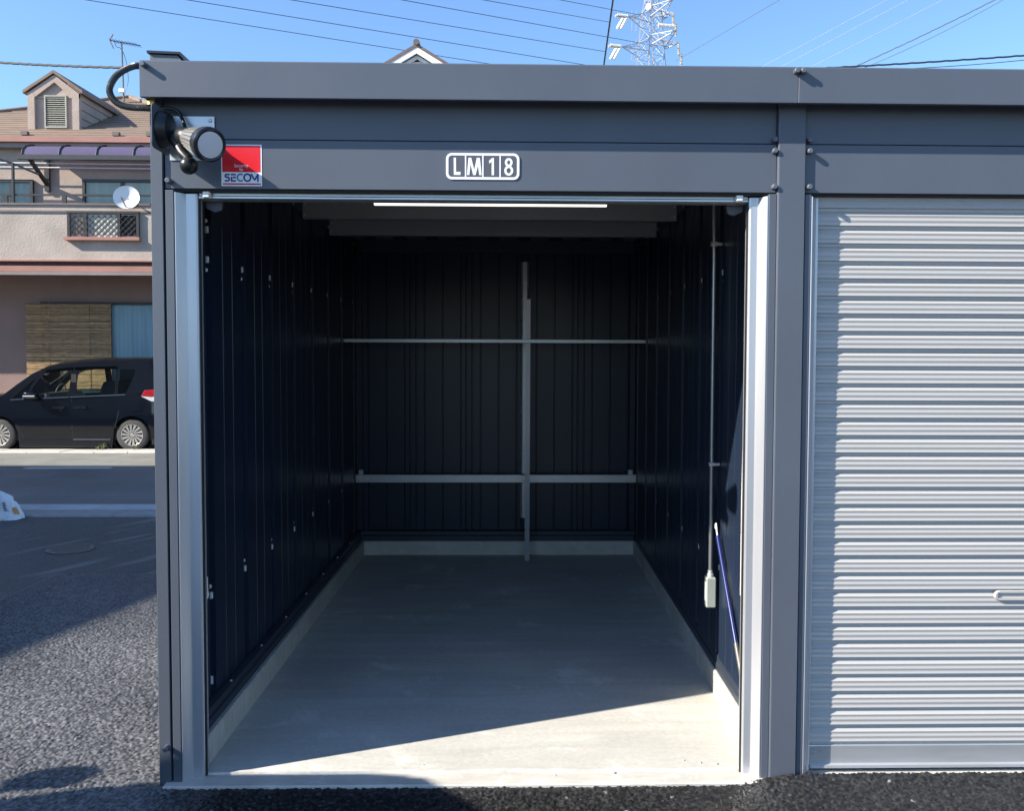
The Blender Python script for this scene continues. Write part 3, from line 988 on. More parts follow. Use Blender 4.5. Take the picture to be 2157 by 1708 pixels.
b.prism([cpt(*p) for p in [(1275, 315), (1262, 405), (1206, 460), (1194, 385)]], YG + 0.0002, YG + 0.001, 'y')
b.build('numeral', M['sticker'], pl)
b = MB()
for (cy_, rx, ry, k) in ((425, 68, 82, 0.0), (628, 83, 96, 0.0001)):
    vf = stroke([cpt(*p) for p in arc(1688, cy_, rx, ry, 0, 360, 32)[:-1]], 0.0085, True)
    b.add([(v[0], YG + 0.0001 - k, v[1]) for v in vf[0]], vf[1])
b.build('numeral', M['sticker'], pl)

# security sticker
st = thing('security_sticker', 'square red and white security company sticker on the header beside the lamp', 'sticker', (-0.832, 0, 2.26))
sx0, sx1, sz0, sz1 = -0.904, -0.760, 2.188, 2.335
MB().box(sx0, sx1, -0.0012, 0.0, sz0, sz1).build('backing', M['sticker'], st)
def spt(px, py):
    return (sx0 + (px - 105) / 1395.0 * (sx1 - sx0), sz1 - (py - 155) / 1395.0 * (sz1 - sz0))
a, c = spt(140, 195), spt(1450, 1080)
MB().box(a[0], c[0], -0.0018, -0.0011, c[1], a[1]).build('red_field', M['red'], st)
a, c = spt(150, 1455), spt(1465, 1508)
MB().box(a[0], c[0], -0.0018, -0.0011, c[1], a[1]).build('red_line', M['maroon'], st)
YL = -0.0021
def sletter(paths, m, wd, closed=False):
    b = MB()
    for k, p in enumerate(paths):
        vf = stroke([spt(*q) for q in p], wd * (sx1 - sx0) / 1395.0, closed)
        b.add([(v[0], YL - 0.00005 * k, v[1]) for v in vf[0]], vf[1])
    b.build('letter', m, st)
sletter([[(395, 1165)] + [(300, 1165)] + arc(292, 1210, 50, 45, -90, -270, 8)[::1] + [(330, 1255)] + arc(330, 1320, 50, 55, -90, 90, 8) + [(220, 1378)]], M['navy'], 58)
sletter([[(430, 1165), (608, 1165)], [(608, 1262), (500, 1262)], [(460, 1240), (460, 1405)], [(488, 1378), (608, 1378)]], M['navy'], 56)
sletter([arc(770, 1265, 112, 115, -50, -310, 22)], M['teal'], 58)
sletter([arc(1000, 1265, 114, 118, 0, 360, 30)[:-1]], M['navy'], 58, True)
sletter([[(1130, 1140), (1250, 1350)], [(1250, 1350), (1365, 1150)], [(1362, 1135), (1362, 1405)]], M['navy'], 54)
def text(txt, size, x, z, y, m, parent, name, sxs=1.0):
    cu = bpy.data.curves.new(name, 'FONT')
    cu.body = txt
    cu.size = size
    cu.align_x = 'CENTER'
    ob = bpy.data.objects.new(name, cu)
    me = bpy.data.meshes.new_from_object(ob)
    bpy.data.objects.remove(ob)
    for v in me.vertices:
        v.co = Vector((v.co.x * sxs, 0, v.co.y))
    me.materials.clear()
    me.materials.append(m)
    return inst(name, me, parent, (x, y, z))
q = spt(795, 915)
text('Security', 0.0155, q[0], q[1], YL, M['sticker'], st, 'lettering')
q = spt(795, 1030)
text('by', 0.0145, q[0], q[1], YL, M['sticker'], st, 'lettering')

# flood lamp on its bracket
fl = thing('flood_lamp', 'round black security lamp on a bracket at the top left corner of the garage', 'lamp', (-1.085, 0, 2.365))
MB().prism([(-0.152 + p[0], 2.29 + p[1]) for p in rrect(0, 0.150, 0, 0.152, 0.022)], -1.0875, -1.0845, 'x').build('bracket', M['boltm'], fl)
bk = MB().box(-1.0843, -0.926, -0.0035, -0.0005, 2.277, 2.432).build('back_plate', M['zinc'], fl)
for x, z in ((-1.062, 2.417), (-0.94, 2.417), (-0.94, 2.290), (-1.055, 2.29)):
    MB().lathe([(0, 0.0065), (0.003, 0.006), (0.0045, 0.003)], (x, -0.0036, z), (0, -1, 0), 12).build('screw', M['zinc'], bk)
MB().lathe([(0, 0.062), (0.020, 0.062), (0.036, 0.053), (0.043, 0.032), (0.043, 0.012)], (-1.0844, -0.080, 2.365), (1, 0, 0), 32).build('mount_dome', M['black'], fl, smooth=True)
nk, rg = at(385, 286, -0.105), at(443, 305, -0.235)
ax = (rg - nk).normalized()
LN = (rg - nk).length
MB().tube([(-1.05, -0.080, 2.365), (-1.045, -0.085, 2.352), nk + ax * 0.01], 0.011, 12).build('arm', M['black'], fl, smooth=True)
MB().lathe([(-0.012, 0.024), (0.0, 0.031), (0.045, 0.034), (0.048, 0.032)], nk, ax, 24).build('socket', M['black'], fl, smooth=True)
M['lampbody'] = mat('lamp_body', (0.42, 0.41, 0.39), 0.30, metal=0.7, var=0.08, vscale=20)
M['lampring'] = mat('lamp_ring', (0.05, 0.052, 0.055), 0.25, metal=0.6, var=0.05)
M['gasket'] = mat('gasket', (0.16, 0.01, 0.012), 0.4, var=0.05)
b = MB()
b.lathe([(0.046, 0.0325), (0.054, 0.034), (0.066, 0.034), (LN - 0.035, 0.047)], nk, ax, 32)
hd = b.build('lamp_head', M['lampbody'], fl, smooth=True)
u = ax.cross(Vector((0, 0, 1))).normalized()
v = u.cross(ax)
for k in range(22):
    t = 2 * math.pi * k / 22
    rad = u * math.cos(t) + v * math.sin(t)
    tan = ax.cross(rad)
    a0, a1 = nk + ax * 0.066, nk + ax * (LN - 0.036)
    q = [a0 + rad * 0.033, a0 + rad * 0.038, a1 + rad * 0.054, a1 + rad * 0.045]
    vs = [p + tan * 0.0012 for p in q] + [p - tan * 0.0012 for p in q]
    MB().add(vs, [(0, 1, 2, 3), (7, 6, 5, 4), (0, 4, 5, 1), (1, 5, 6, 2), (2, 6, 7, 3), (3, 7, 4, 0)]).build('cooling_fin', M['lampbody'], hd)
MB().lathe([(LN - 0.036, 0.050), (LN - 0.034, 0.0545), (LN - 0.016, 0.0575), (LN - 0.002, 0.0560), (LN + 0.002, 0.050), (LN, 0.0455)], nk, ax, 36, cap1=False).build('front_ring', M['lampring'], fl, smooth=True)
MB().lathe([(LN - 0.004, 0.0458), (LN - 0.001, 0.0440)], nk, ax, 36).build('gasket', M['gasket'], fl)
MB().lathe([(LN - 0.003, 0.0432), (LN + 0.001, 0.0428), (LN + 0.003, 0.030)], nk, ax, 36).build('lens', M['lens'], fl, smooth=True)
sc_ = at(398, 348, -0.13)
MB().tube([Vector((-1.045, -0.085, 2.345)), at(385, 322, -0.12), sc_ + Vector((0, 0, 0.02))], [0.016, 0.019, 0.017], 12).build('sensor_arm', M['black'], fl, smooth=True)
MB().lathe([(-0.030, 0.014), (-0.024, 0.024), (-0.004, 0.030), (0.010, 0.029), (0.022, 0.021), (0.029, 0.006)], sc_, (0.35, -0.75, -0.5), 24).build('motion_sensor', M['black'], fl, smooth=True)
# flexible conduit loop
fx = thing('flexible_conduit', 'ribbed grey flexible conduit looping round the left end of the roof beam', 'conduit', at(260, 190, 0.0))
ctrl = [(300, 137, 0.06), (285, 138, 0.05), (265, 145, 0.02), (246, 158, -0.01), (234, 176, -0.03), (231, 193, -0.03), (240, 210, -0.03), (256, 221, -0.03), (280, 226, -0.03), (305, 227, -0.03), (322, 228, -0.03)]
P0 = [at(*c) for c in ctrl]
def spline(P, n=14):
    out = []
    for i in range(len(P) - 1):
        a, b, c, d = P[max(i - 1, 0)], P[i], P[i + 1], P[min(i + 2, len(P) - 1)]
        for k in range(n):
            t = k / n
            out.append(0.5 * ((2 * b) + (c - a) * t + (2 * a - 5 * b + 4 * c - d) * t * t + (3 * b - a - 3 * c + d) * t ** 3))
    out.append(P[-1])
    return out
path = spline(P0, 30)
M['flex'] = mat('flex_pvc', (0.055, 0.062, 0.062), 0.3, var=0.05, metal=0.3)
MB().tube(path, [0.0108 + (0.0010 if i % 4 < 2 else -0.0004) for i in range(len(path))], 14).build('hose', M['flex'], fx, smooth=False)
M['brass'] = mat('brass', (0.45, 0.33, 0.12), 0.35, metal=0.9, var=0.1)
MB().lathe([(0, 0.015), (0.014, 0.015), (0.014, 0.011), (0.026, 0.011)], at(318, 222, -0.035), (0.2, 0, 1), 12).build('fitting', M['brass'], fx)
# cable from beam down to the lamp
cb = MB().tube(spline([at(330, 228, -0.03), at(352, 228, -0.03), at(372, 232, -0.03), at(384, 250, -0.035), at(390, 268, -0.06), at(394, 278, -0.09)], 8), 0.0062, 10).build('lamp_cable', M['black'], fl, smooth=True)
# junction box on the roof
jb = thing('roof_box', 'dark flat junction box lying on the roof above the garage corner', 'box', at(358, 122, 0.02))
a_, c_ = at(322, 118, 0.03), at(382, 118, 0.03)
MB().prism([(a_.x, 2.603), (c_.x + 0.035, 2.603), (c_.x, 2.648), (a_.x, 2.652)], 0.0, 0.09, 'y').build('body', M['boltm'], jb, bevel=0.003)
MB().prism([(a_.x - 0.006, 2.6525), (c_.x + 0.006, 2.6490), (c_.x + 0.042, 2.606), (c_.x + 0.048, 2.610), (c_.x + 0.010, 2.657), (a_.x - 0.006, 2.661)], -0.008, 0.1, 'y').build('lid', M['black'], jb)

# ================================================================== HOUSE ACROSS THE ROAD
M['stucco'] = mat('beige_stucco', (0.40, 0.320, 0.270), 0.9, var=0.14, vscale=1.7, bump=0.5, bscale=26)
M['stucco_p'] = mat('parapet_stucco', (0.395, 0.34, 0.295), 0.9, var=0.2, vscale=1.1, bump=0.6, bscale=22)
M['stucco_b'] = mat('mauve_stucco', (0.26, 0.18, 0.157), 0.9, var=0.1, vscale=1.2, bump=0.4, bscale=26)
M['tile'] = mat('roof_tile', (0.20, 0.14, 0.102), 0.75, var=0.22, vscale=3, stretch=(0.6, 2.5, 2.5))
M['trim'] = mat('brown_trim', (0.13, 0.10, 0.095), 0.6, var=0.15, vscale=3)
M['trim_r'] = mat('red_brown_trim', (0.34, 0.165, 0.13), 0.7, var=0.12, vscale=2)
M['gut'] = mat('gutter_pvc', (0.24, 0.20, 0.19), 0.5, var=0.12, vscale=3)
M['bronze'] = mat('bronze_frame', (0.055, 0.052, 0.05), 0.4, var=0.1, metal=0.3)
def poly_mat():
    m = glass('polycarbonate', (0.62, 0.52, 0.78), 0.12)
    t = m.node_tree
    tl_ = t.nodes.new('ShaderNodeBsdfTranslucent')
    tl_.inputs[0].default_value = (0.40, 0.35, 0.52, 1)
    mx = t.nodes['Mix Shader']
    m2 = t.nodes.new('ShaderNodeMixShader')
    m2.inputs[0].default_value = 0.55
    t.links.new(t.nodes['Transparent BSDF'].outputs[0], m2.inputs[1])
    df = t.nodes.new('ShaderNodeBsdfDiffuse')
    df.inputs[0].default_value = (0.36, 0.30, 0.50, 1)
    ad = t.nodes.new('ShaderNodeMixShader')
    ad.inputs[0].default_value = 0.5
    t.links.new(tl_.outputs[0], ad.inputs[1])
    t.links.new(df.outputs[0], ad.inputs[2])
    t.links.new(ad.outputs[0], m2.inputs[2])
    t.links.new(m2.outputs[0], mx.inputs[1])
    return m
M['poly'] = poly_mat()
M['pane'] = glass('window_glass', (0.86, 0.90, 0.88), 0.02, 1.3)
M['curtain'] = mat('pale_curtain', (0.66, 0.66, 0.58), 0.9, var=0.12, vscale=1.2, stretch=(9, 1, 0.4))
M['curtain_b'] = mat('blue_curtain', (0.52, 0.64, 0.70), 0.9, var=0.2, vscale=1.2, stretch=(12, 1, 0.3))
M['dark'] = mat('dark_interior', (0.03, 0.03, 0.03), 0.9, var=0.3)
M['bamboo'] = mat('reed', (0.34, 0.21, 0.105), 0.8, var=0.45, vscale=2.2, stretch=(2.5, 1, 1), col2=(0.66, 0.44, 0.23))
_t = M['bamboo'].node_tree
_oi = _t.nodes.new('ShaderNodeObjectInfo')
_hs = _t.nodes.new('ShaderNodeHueSaturation')
_mr = _t.nodes.new('ShaderNodeMapRange')
_mr.inputs['To Min'].default_value = 0.45
_mr.inputs['To Max'].default_value = 1.35
_t.links.new(_oi.outputs['Random'], _mr.inputs['Value'])
_t.links.new(_mr.outputs[0], _hs.inputs['Value'])
_bs = _t.nodes['Principled BSDF']
_src = _bs.inputs['Base Color'].links[0].from_socket
_t.links.new(_src, _hs.inputs['Color'])
_t.links.new(_hs.outputs[0], _bs.inputs['Base Color'])
_nz = [q for q in _t.nodes if q.type == 'TEX_NOISE'][0]
_nz.noise_dimensions = '4D'
_ml = _t.nodes.new('ShaderNodeMath')
_ml.operation = 'MULTIPLY'
_ml.inputs[1].default_value = 50.0
_t.links.new(_oi.outputs['Random'], _ml.inputs[0])
_t.links.new(_ml.outputs[0], _nz.inputs['W'])
M['louvre'] = mat('louvre_paint', (0.33, 0.32, 0.27), 0.55, var=0.06)
M['metalwhite'] = mat('white_metal', (0.72, 0.72, 0.70), 0.4, var=0.06, vscale=4)

HX0, HX1 = -14.7, -5.75
HY = 16.0        # main wall
HB = 15.0        # balcony front
HU = 15.75       # upper wall
H = thing('beige_house', 'two storey beige stucco house with brown tiled roof and dormer across the road', 'house', (-10.2, HY, gz(HY)))
zg = gz(16) - 0.05
ZBt, ZBb = at(100, 432, HB).z, at(100, 548, HB).z
ZE = at(100, 290, 15.55).z
MB().box(HX0, HX1, HY, 26.0, zg, 3.30).build('ground_floor_wall', M['stucco_b'], H)
MB().box(HX0, HX1, HU, 25.99, 3.32, ZE + 0.05).build('upper_wall', M['stucco'], H)
# balcony
bal = MB().box(HX0, HX1, HB, HB + 0.14, ZBb, ZBt).build('balcony_parapet', M['stucco_p'], H)
MB().box(HX0, HX1, HB + 0.14, HU - 0.002, ZBb, ZBb + 0.15).build('balcony_floor', M['stucco_b'], H)
MB().box(HX0, HX1, HB - 0.03, HB + 0.17, ZBt + 0.002, ZBt + 0.045).build('coping', M['trim'], bal)
MB().box(HX0, HX1, HB - 0.025, HB - 0.001, at(100, 447, HB).z, at(100, 443, HB).z).build('moulding', M['trim'], bal)
zA, zB2 = at(100, 411, HB).z, at(100, 407, HB).z
MB().box(HX0, HX1, HB + 0.05, HB + 0.09, zA, zB2).build('handrail', M['bronze'], bal)
for dx in (8, 132, 256):
    xx = at(dx, 420, HB).x
    MB().box(xx - 0.045, xx + 0.045, HB + 0.05, HB + 0.09, ZBt + 0.046, zA - 0.001).build('rail_post', M['bronze'], bal)
    MB().box(xx - 2.7 - 0.045, xx - 2.7 + 0.045, HB + 0.05, HB + 0.09, ZBt + 0.046, zA - 0.001).build('rail_post', M['bronze'], bal)
# fascia under the balcony
MB().box(HX0, HX1, HB + 0.05, HU - 0.004, at(100, 560, HB).z, ZBb - 0.002).build('shadow_board', M['trim'], H)
MB().box(HX0, HX1, HB - 0.10, HB + 0.045, ZBb - 0.03, ZBb - 0.003).build('drip_edge', M['trim_r'], H)
MB().box(HX0, HX1, HB - 0.08, HB + 0.3, at(100, 572, HB).z, at(100, 560.5, HB).z).build('fascia_board', M['trim_r'], H)
MB().box(HX0, HX1, HB - 0.14, HB - 0.02, at(100, 580, HB).z, at(100, 573, HB).z).build('lower_gutter', M['gut'], H)
# parapet opening with lattice
lx0, lx1, lz0, lz1 = at(149, 452, HB).x, at(288, 452, HB).x, at(200, 497, HB).z, at(200, 453, HB).z
lat = MB().box(lx0 - 0.02, lx1 + 0.02, HB - 0.012, HB - 0.003, lz0 - 0.02, lz1 + 0.02).build('lattice_panel', M['curtain'], H)
fr = MB()
for a in (lx0 - 0.05, lx0 + 0.30 * 0.98, lx1 - 0.38, lx1 + 0.01):
    fr.box(a, a + (0.055 if a in (lx0 - 0.05, lx1 + 0.01) else 0.06), HB - 0.06, HB - 0.0125, lz0 - 0.03, lz1 + 0.03)
fr.box(lx0 - 0.05, lx1 + 0.065, HB - 0.065, HB - 0.013, lz1 + 0.0305, lz1 + 0.07)
fr.build('lattice_frame', M['bronze'], lat)
MB().box(lx1 - 0.32, lx1 + 0.008, HB - 0.02, HB - 0.0125, lz0, lz1).build('dark_pane', M['dark'], lat)
MB().box(lx0 + 0.004, lx0 + 0.29, HB - 0.02, HB - 0.0125, lz0, lz1).build('pale_pane', M['stucco'], lat)
hgt = lz1 - lz0
for sgn in (1, -1):
    k = lx0 - hgt
    while k < lx1:
        # diagonal bar clipped to the opening
        xs, xe = k, k + hgt
        t0, t1 = max(0, (lx0 - xs) / hgt), min(1, (lx1 - xs) / hgt)
        if t1 > t0 + 0.03:
            za, zb_ = (lz0 + t0 * hgt, lz0 + t1 * hgt) if sgn > 0 else (lz1 - t0 * hgt, lz1 - t1 * hgt)
            MB().tube([(xs + t0 * hgt, HB - 0.05 - 0.006 * sgn, za), (xs + t1 * hgt, HB - 0.05 - 0.006 * sgn, zb_)], 0.009, 4).build('lattice_bar', M['bronze'], lat)
        k += 0.125
MB().box(lx0 - 0.10, lx1 + 0.09, HB - 0.12, HB - 0.003, lz0 - 0.095, lz0 - 0.03).build('lattice_sill', M['trim_r'], lat)
# windows upstairs
def window(xa, xb, za, zb, y, split, cur):
    w_ = MB()
    t = 0.055
    w_.box(xa, xa + t, y - 0.07, y - 0.004, za, zb).box(xb - t, xb, y - 0.07, y - 0.004, za, zb)
    w_.box(xa + t, xb - t, y - 0.07, y - 0.004, zb - t, zb).box(xa + t, xb - t, y - 0.07, y - 0.004, za, za + t)
    if split:
        w_.box(split - 0.035, split + 0.035, y - 0.06, y - 0.006, za + t, zb - t)
    f = w_.build('window', M['bronze'], H)
    MB().box(xa + t, xb - t, y - 0.010, y - 0.006, za + t, zb - t).build('curtain', cur, f)
    MB().add([(xa + t, y - 0.035, za + t), (xb - t, y - 0.035, za + t), (xb - t, y - 0.035, zb - t), (xa + t, y - 0.035, zb - t)], [(0, 1, 2, 3)]).build('pane', M['pane'], f)
    return f
wa, wb = at(176, 378, HU), at(330, 378, HU)
zlo = at(200, 440, HU).z
window(wa.x, wb.x + 0.5, zlo - 0.4, wa.z, HU, at(260, 400, HU).x, M['curtain'])
wc = at(72, 379, HU)
window(wc.x - 1.75, wc.x, zlo - 0.4, wc.z, HU, at(27, 400, HU).x, M['curtain'])
# ground floor window, blind, curtain
gx0, gx1 = at(88, 640, HY).x, at(345, 640, HY).x
gzt = at(100, 636, HY).z
window(gx0, gx1, 0.3, gzt, HY, at(233, 700, HY).x, M['curtain_b'])
bx0, bx1 = at(54, 640, 15.86).x, at(233, 640, 15.86).x
bz1, bz0 = at(100, 641, 15.86).z, 0.75
bd = thing('reed_blind', 'woven reed blind hanging over the ground floor window behind the black van', 'blind', ((bx0 + bx1) / 2, 15.87, bz0))
rb = random.Random(11)
nreed = 150
reed_me = []
for k in range(6):
    bm_ = MB()
    n = 12
    pts = []
    for i in range(n + 1):
        pts.append((bx0 + rb.uniform(-0.015, 0.0) * (i == 0) + (bx1 - bx0) * i / n, 15.865 + rb.uniform(-0.003, 0.003), rb.uniform(-0.003, 0.003)))
    pts = [(p[0] - (bx0 + bx1) / 2, p[1] - 15.87, p[2]) for p in pts]
    bm_.tube(pts, [rb.uniform(0.0048, 0.0070) for _ in pts], 5)
    reed_me.append(bm_.mesh('reed', M['bamboo']))
for k in range(nreed):
    z = bz0 + (bz1 - bz0) * (k + 0.5) / nreed
    o = bpy.data.objects.new('reed', reed_me[rb.randrange(6)])
    COL.objects.link(o)
    o.parent = bd
    o.location = (rb.uniform(-0.012, 0.012), 0, z - bz0 + rb.uniform(-0.002, 0.002))
for q in (0.27, 0.75):
    xx = bx0 + (bx1 - bx0) * q
    MB().tube([(xx, 15.855, bz1 + 0.03), (xx, 15.855, bz0)], 0.004, 5).build('cord', M['bamboo'], bd)
MB().tube([(bx0 - 0.02, 15.87, bz1 + 0.012), (bx1 + 0.02, 15.87, bz1 + 0.012)], 0.014, 6).build('top_pole', M['trim'], bd)
# roof: hip with courses of tiles
RP = 0.466
EY, EX0, EX1 = 15.55, -15.0, -5.4
apx, apy = -10.2, 20.35
apz = ZE + RP * (apy - EY)
# four roof planes
NB = 26.0
b = MB()
E0, E1, A = (EX0, EY, ZE), (EX1, EY, ZE), (apx, apy, apz)
A2 = (apx, 21.5, apz)
b.add([E0, E1, A], [(0, 1, 2)])
b.add([E1, (EX1, NB, ZE), A2, A], [(0, 1, 2, 3)])
b.add([E0, A, A2, (EX0, NB, ZE)], [(0, 1, 2, 3)])
b.add([(EX1, NB, ZE), (EX0, NB, ZE), A2], [(0, 1, 2)])
RF = b.build('roof', M['tile'], H)
nc = 21
for k in range(nc):      # each course of flat tiles is a strip with its own edge
    t0, t1 = k / nc, (k + 1.0) / nc
    def rp(x, t, dz):
        return (x, EY + (apy - EY) * t, ZE + (apz - ZE) * t + dz)
    xa0, xb0 = EX0 + (apx - EX0) * t0, EX1 + (apx - EX1) * t0
    xa1, xb1 = EX0 + (apx - EX0) * t1, EX1 + (apx - EX1) * t1
    MB().add([rp(xa0, t0, 0.003), rp(xb0, t0, 0.003), rp(xb0, t0, 0.030), rp(xa0, t0, 0.030), rp(xa1, t1, 0.006), rp(xb1, t1, 0.006)],
             [(0, 1, 2, 3), (3, 2, 5, 4)]).build('tile_course', M['tile'], RF)
for sx_ in (EX0, EX1):
    MB().tube([(sx_, EY, ZE + 0.03), (apx, apy, apz + 0.03)], 0.06, 6).build('hip_cap', M['tile'], RF)
for dx, dy in ((55, 268), (247, 273), (318, 273)):
    q = at(dx, dy, 15.75)
    MB().box(q.x - 0.07, q.x + 0.07, 15.65, 15.75, ZE + RP * (15.7 - EY) + 0.02, ZE + RP * (15.7 - EY) + 0.10).build('snow_guard', M['trim'], RF)
MB().box(EX0, EX1, EY - 0.09, EY - 0.002, ZE - 0.10, ZE + 0.02).build('eaves_gutter', M['trim_r'], H)
MB().box(EX0 + 0.1, EX1 - 0.1, EY + 0.0, HU + 0.002, ZE - 0.20, ZE - 0.105).build('soffit', M['gut'], H)
# dormer
DY = 16.35
dm0, dm1, dpk = at(61, 190, DY), at(169, 190, DY), at(117, 156, DY)
dz0 = ZE + RP * (DY - EY) - 0.05
D = MB()
zw0, zw1 = dm0.z, at(169, 205, DY).z
pk = (dpk.x, dpk.z)
zwl = (dm0.z + at(169, 200, DY).z) / 2
D.prism([(dm0.x, dz0), (dm1.x, dz0), (dm1.x, zwl), pk, (dm0.x, zwl)], DY, DY + 2.9, 'y')
DM = D.build('dormer', M['stucco'], H)
for (ax_, az_), (bx_, bz_) in (((dm0.x - 0.09, zwl - 0.04), pk), (pk, (dm1.x + 0.09, zwl - 0.04))):
    vs = [(ax_, DY - 0.10, az_), (bx_, DY - 0.10, bz_), (bx_, DY - 0.10, bz_ + 0.07), (ax_, DY - 0.10, az_ + 0.07)]
    vs += [(v[0], DY + 3.0, v[2]) for v in vs]
    MB().add(vs, [(0, 1, 2, 3), (7, 6, 5, 4), (0, 4, 5, 1), (1, 5, 6, 2), (2, 6, 7, 3), (3, 7, 4, 0)]).build('dormer_roof', M['tile'], DM)
# raised surround on the dormer front and louvre vent
iw = 0.20
for xa, xb in ((dm0.x + 0.0, dm0.x + 0.15), (dm1.x - 0.15, dm1.x)):
    MB().box(xa, xb, DY - 0.07, DY - 0.002, dz0 + 0.02, zwl - 0.03).build('pilaster', M['stucco'], DM)
for (p, q) in (((dm0.x, zwl - 0.03), pk), ((dm1.x, zwl - 0.03), pk)):
    s = 1 if q[0] > p[0] else -1
    vs2 = [(p[0], p[1]), (q[0], q[1] - 0.03), (q[0], q[1] - 0.19), (p[0] + s * 0.15, p[1] - 0.09), (p[0], p[1] - 0.09)]
    MB().prism(vs2, DY - 0.068, DY - 0.002, 'y').build('gable_moulding', M['stucco'], DM)
MB().box(dm0.x + 0.151, dm1.x - 0.151, DY - 0.03, DY - 0.002, zwl - 0.12, zwl - 0.09).build('lintel', M['stucco'], DM)
vx0, vx1, vz0, vz1 = at(98, 205, DY).x, at(139, 205, DY).x, at(118, 267, DY).z, at(118, 204, DY).z
vt = MB().box(vx0, vx1, DY - 0.012, DY - 0.003, vz0, vz1).build('vent', M['dark'], DM)
f_ = MB().box(vx0 - 0.03, vx0, DY - 0.05, DY - 0.002, vz0 - 0.03, vz1 + 0.03).box(vx1, vx1 + 0.03, DY - 0.05, DY - 0.002, vz0 - 0.03, vz1 + 0.03)
f_.box(vx0, vx1, DY - 0.05, DY - 0.002, vz1, vz1 + 0.03).box(vx0, vx1, DY - 0.05, DY - 0.002, vz0 - 0.03, vz0)
for k in range(14):
    z = vz0 + (vz1 - vz0) * (k + 0.2) / 14
    f_.add([(vx0, DY - 0.045, z), (vx1, DY - 0.045, z), (vx1, DY - 0.014, z + 0.034), (vx0, DY - 0.014, z + 0.034)], [(0, 1, 2, 3)])
lo = f_.build('dormer_louvre', M['louvre'], DM)
# clapboard joints on the dormer's right cheek
for k in range(4):
    z = dz0 + 0.12 + k * 0.19
    MB().box(dm1.x + 0.001, dm1.x + 0.012, DY + 0.05, EY + (z - ZE) / RP, z, z + 0.012).build('cheek_batten', M['trim'], DM)
# awning over the balcony
AW = thing('awning', 'violet polycarbonate awning with dark frame above the upstairs balcony of the house', 'awning', at(180, 331, 15.2))
ax0, ax1 = at(44, 331, 15.15).x, -6.2
zfr, ztop = at(44, 331, 15.15).z, at(60, 311, 15.5).z + 0.1
apro = [(15.10, zfr + 0.03), (15.14, zfr + 0.15), (15.24, zfr + 0.24), (15.45, zfr + 0.31), (15.73, zfr + 0.36)]
MB().sheet(apro, ax0 + 0.02, ax1, 'x').build('sheet', M['poly'], AW, smooth=True)
MB().box(ax0 - 0.05, ax1, 15.08, 15.16, zfr - 0.06, zfr + 0.05).build('front_gutter', M['bronze'], AW, bevel=0.01)
k = ax0 + 0.05
while k < ax1:
    MB().tube([(k, y, z + 0.012) for y, z in apro], 0.022, 5).build('rib', M['bronze'], AW)
    k += at(181, 320, 15.4).x - at(104, 320, 15.4).x
for dx in (66, 420):
    p_ = at(dx, 336, 15.2)
    MB().tube([(p_.x, 15.15, zfr - 0.04), (p_.x + 0.05, 15.70, zfr - 0.46)], 0.045, 4).build('bracket', M['bronze'], AW)
    MB().box(p_.x + 0.0, p_.x + 0.10, 15.68, 15.745, zfr - 0.60, zfr + 0.2).build('wall_plate', M['bronze'], AW)
# laundry poles on their arms
for yy, dy, nm in ((15.35, 345, 'upper'), (15.55, 354, 'lower')):
    q = at(0, dy - 3, yy)
    o = MB().tube([(q.x - 1.0, yy, q.z), (-6.5, yy, q.z - 0.02)], 0.014, 8).build('laundry_pole', M['metalwhite'], loc=(q.x, yy, q.z), smooth=True)
    tag(o, 'white laundry pole under the violet awning, the %s of the two' % nm, 'pole')
tp = thing('clothes_pole_stand', 'dark upright stand with a slanting arm at the left end of the balcony', 'stand', at(27, 430, 15.06))
q0, q1 = at(27, 343, 15.06), at(27, 432, 15.06)
MB().tube([q0, Vector((q0.x, 15.06, ZBt + 0.02))], 0.035, 6).build('upright', M['bronze'], tp)
MB().tube([at(-2, 334, 15.0), at(30, 345, 15.1), at(82, 367, 15.3)], 0.024, 5).build('arm', M['trim'], tp)
# satellite dish
ds = thing('satellite_dish', 'round white satellite dish fixed on the balcony rail of the beige house', 'dish', at(267, 432, 14.9))
dc = at(266, 415, 14.75)
dax = Vector((0.22, -0.93, 0.22)).normalized()
R_ = 0.245
prof = [(0.055 * (1 - (r / R_) ** 2) * -1, r) for r in np.linspace(0.004, R_, 8)] + [(0.004, R_ + 0.006), (-0.012, R_ + 0.004)]
MB().lathe(prof, dc, dax, 32, cap0=True, cap1=False).build('reflector', M['white'], ds, smooth=True)
fp = dc + dax * 0.22 + Vector((-0.05, 0, -0.10))
MB().tube([dc - Vector((0, 0, R_ - 0.02)), fp], 0.013, 6).build('feed_arm', M['gut'], ds)
MB().lathe([(-0.03, 0.022), (0.05, 0.026)], fp, -dax, 12).build('feed_horn', M['gut'], ds)
MB().tube([dc - dax * 0.05, dc - dax * 0.05 + Vector((0.03, 0.2, -0.05)), (dc.x + 0.03, HB + 0.06, ZBt + 0.05)], 0.018, 6).build('mount', M['gut'], ds)
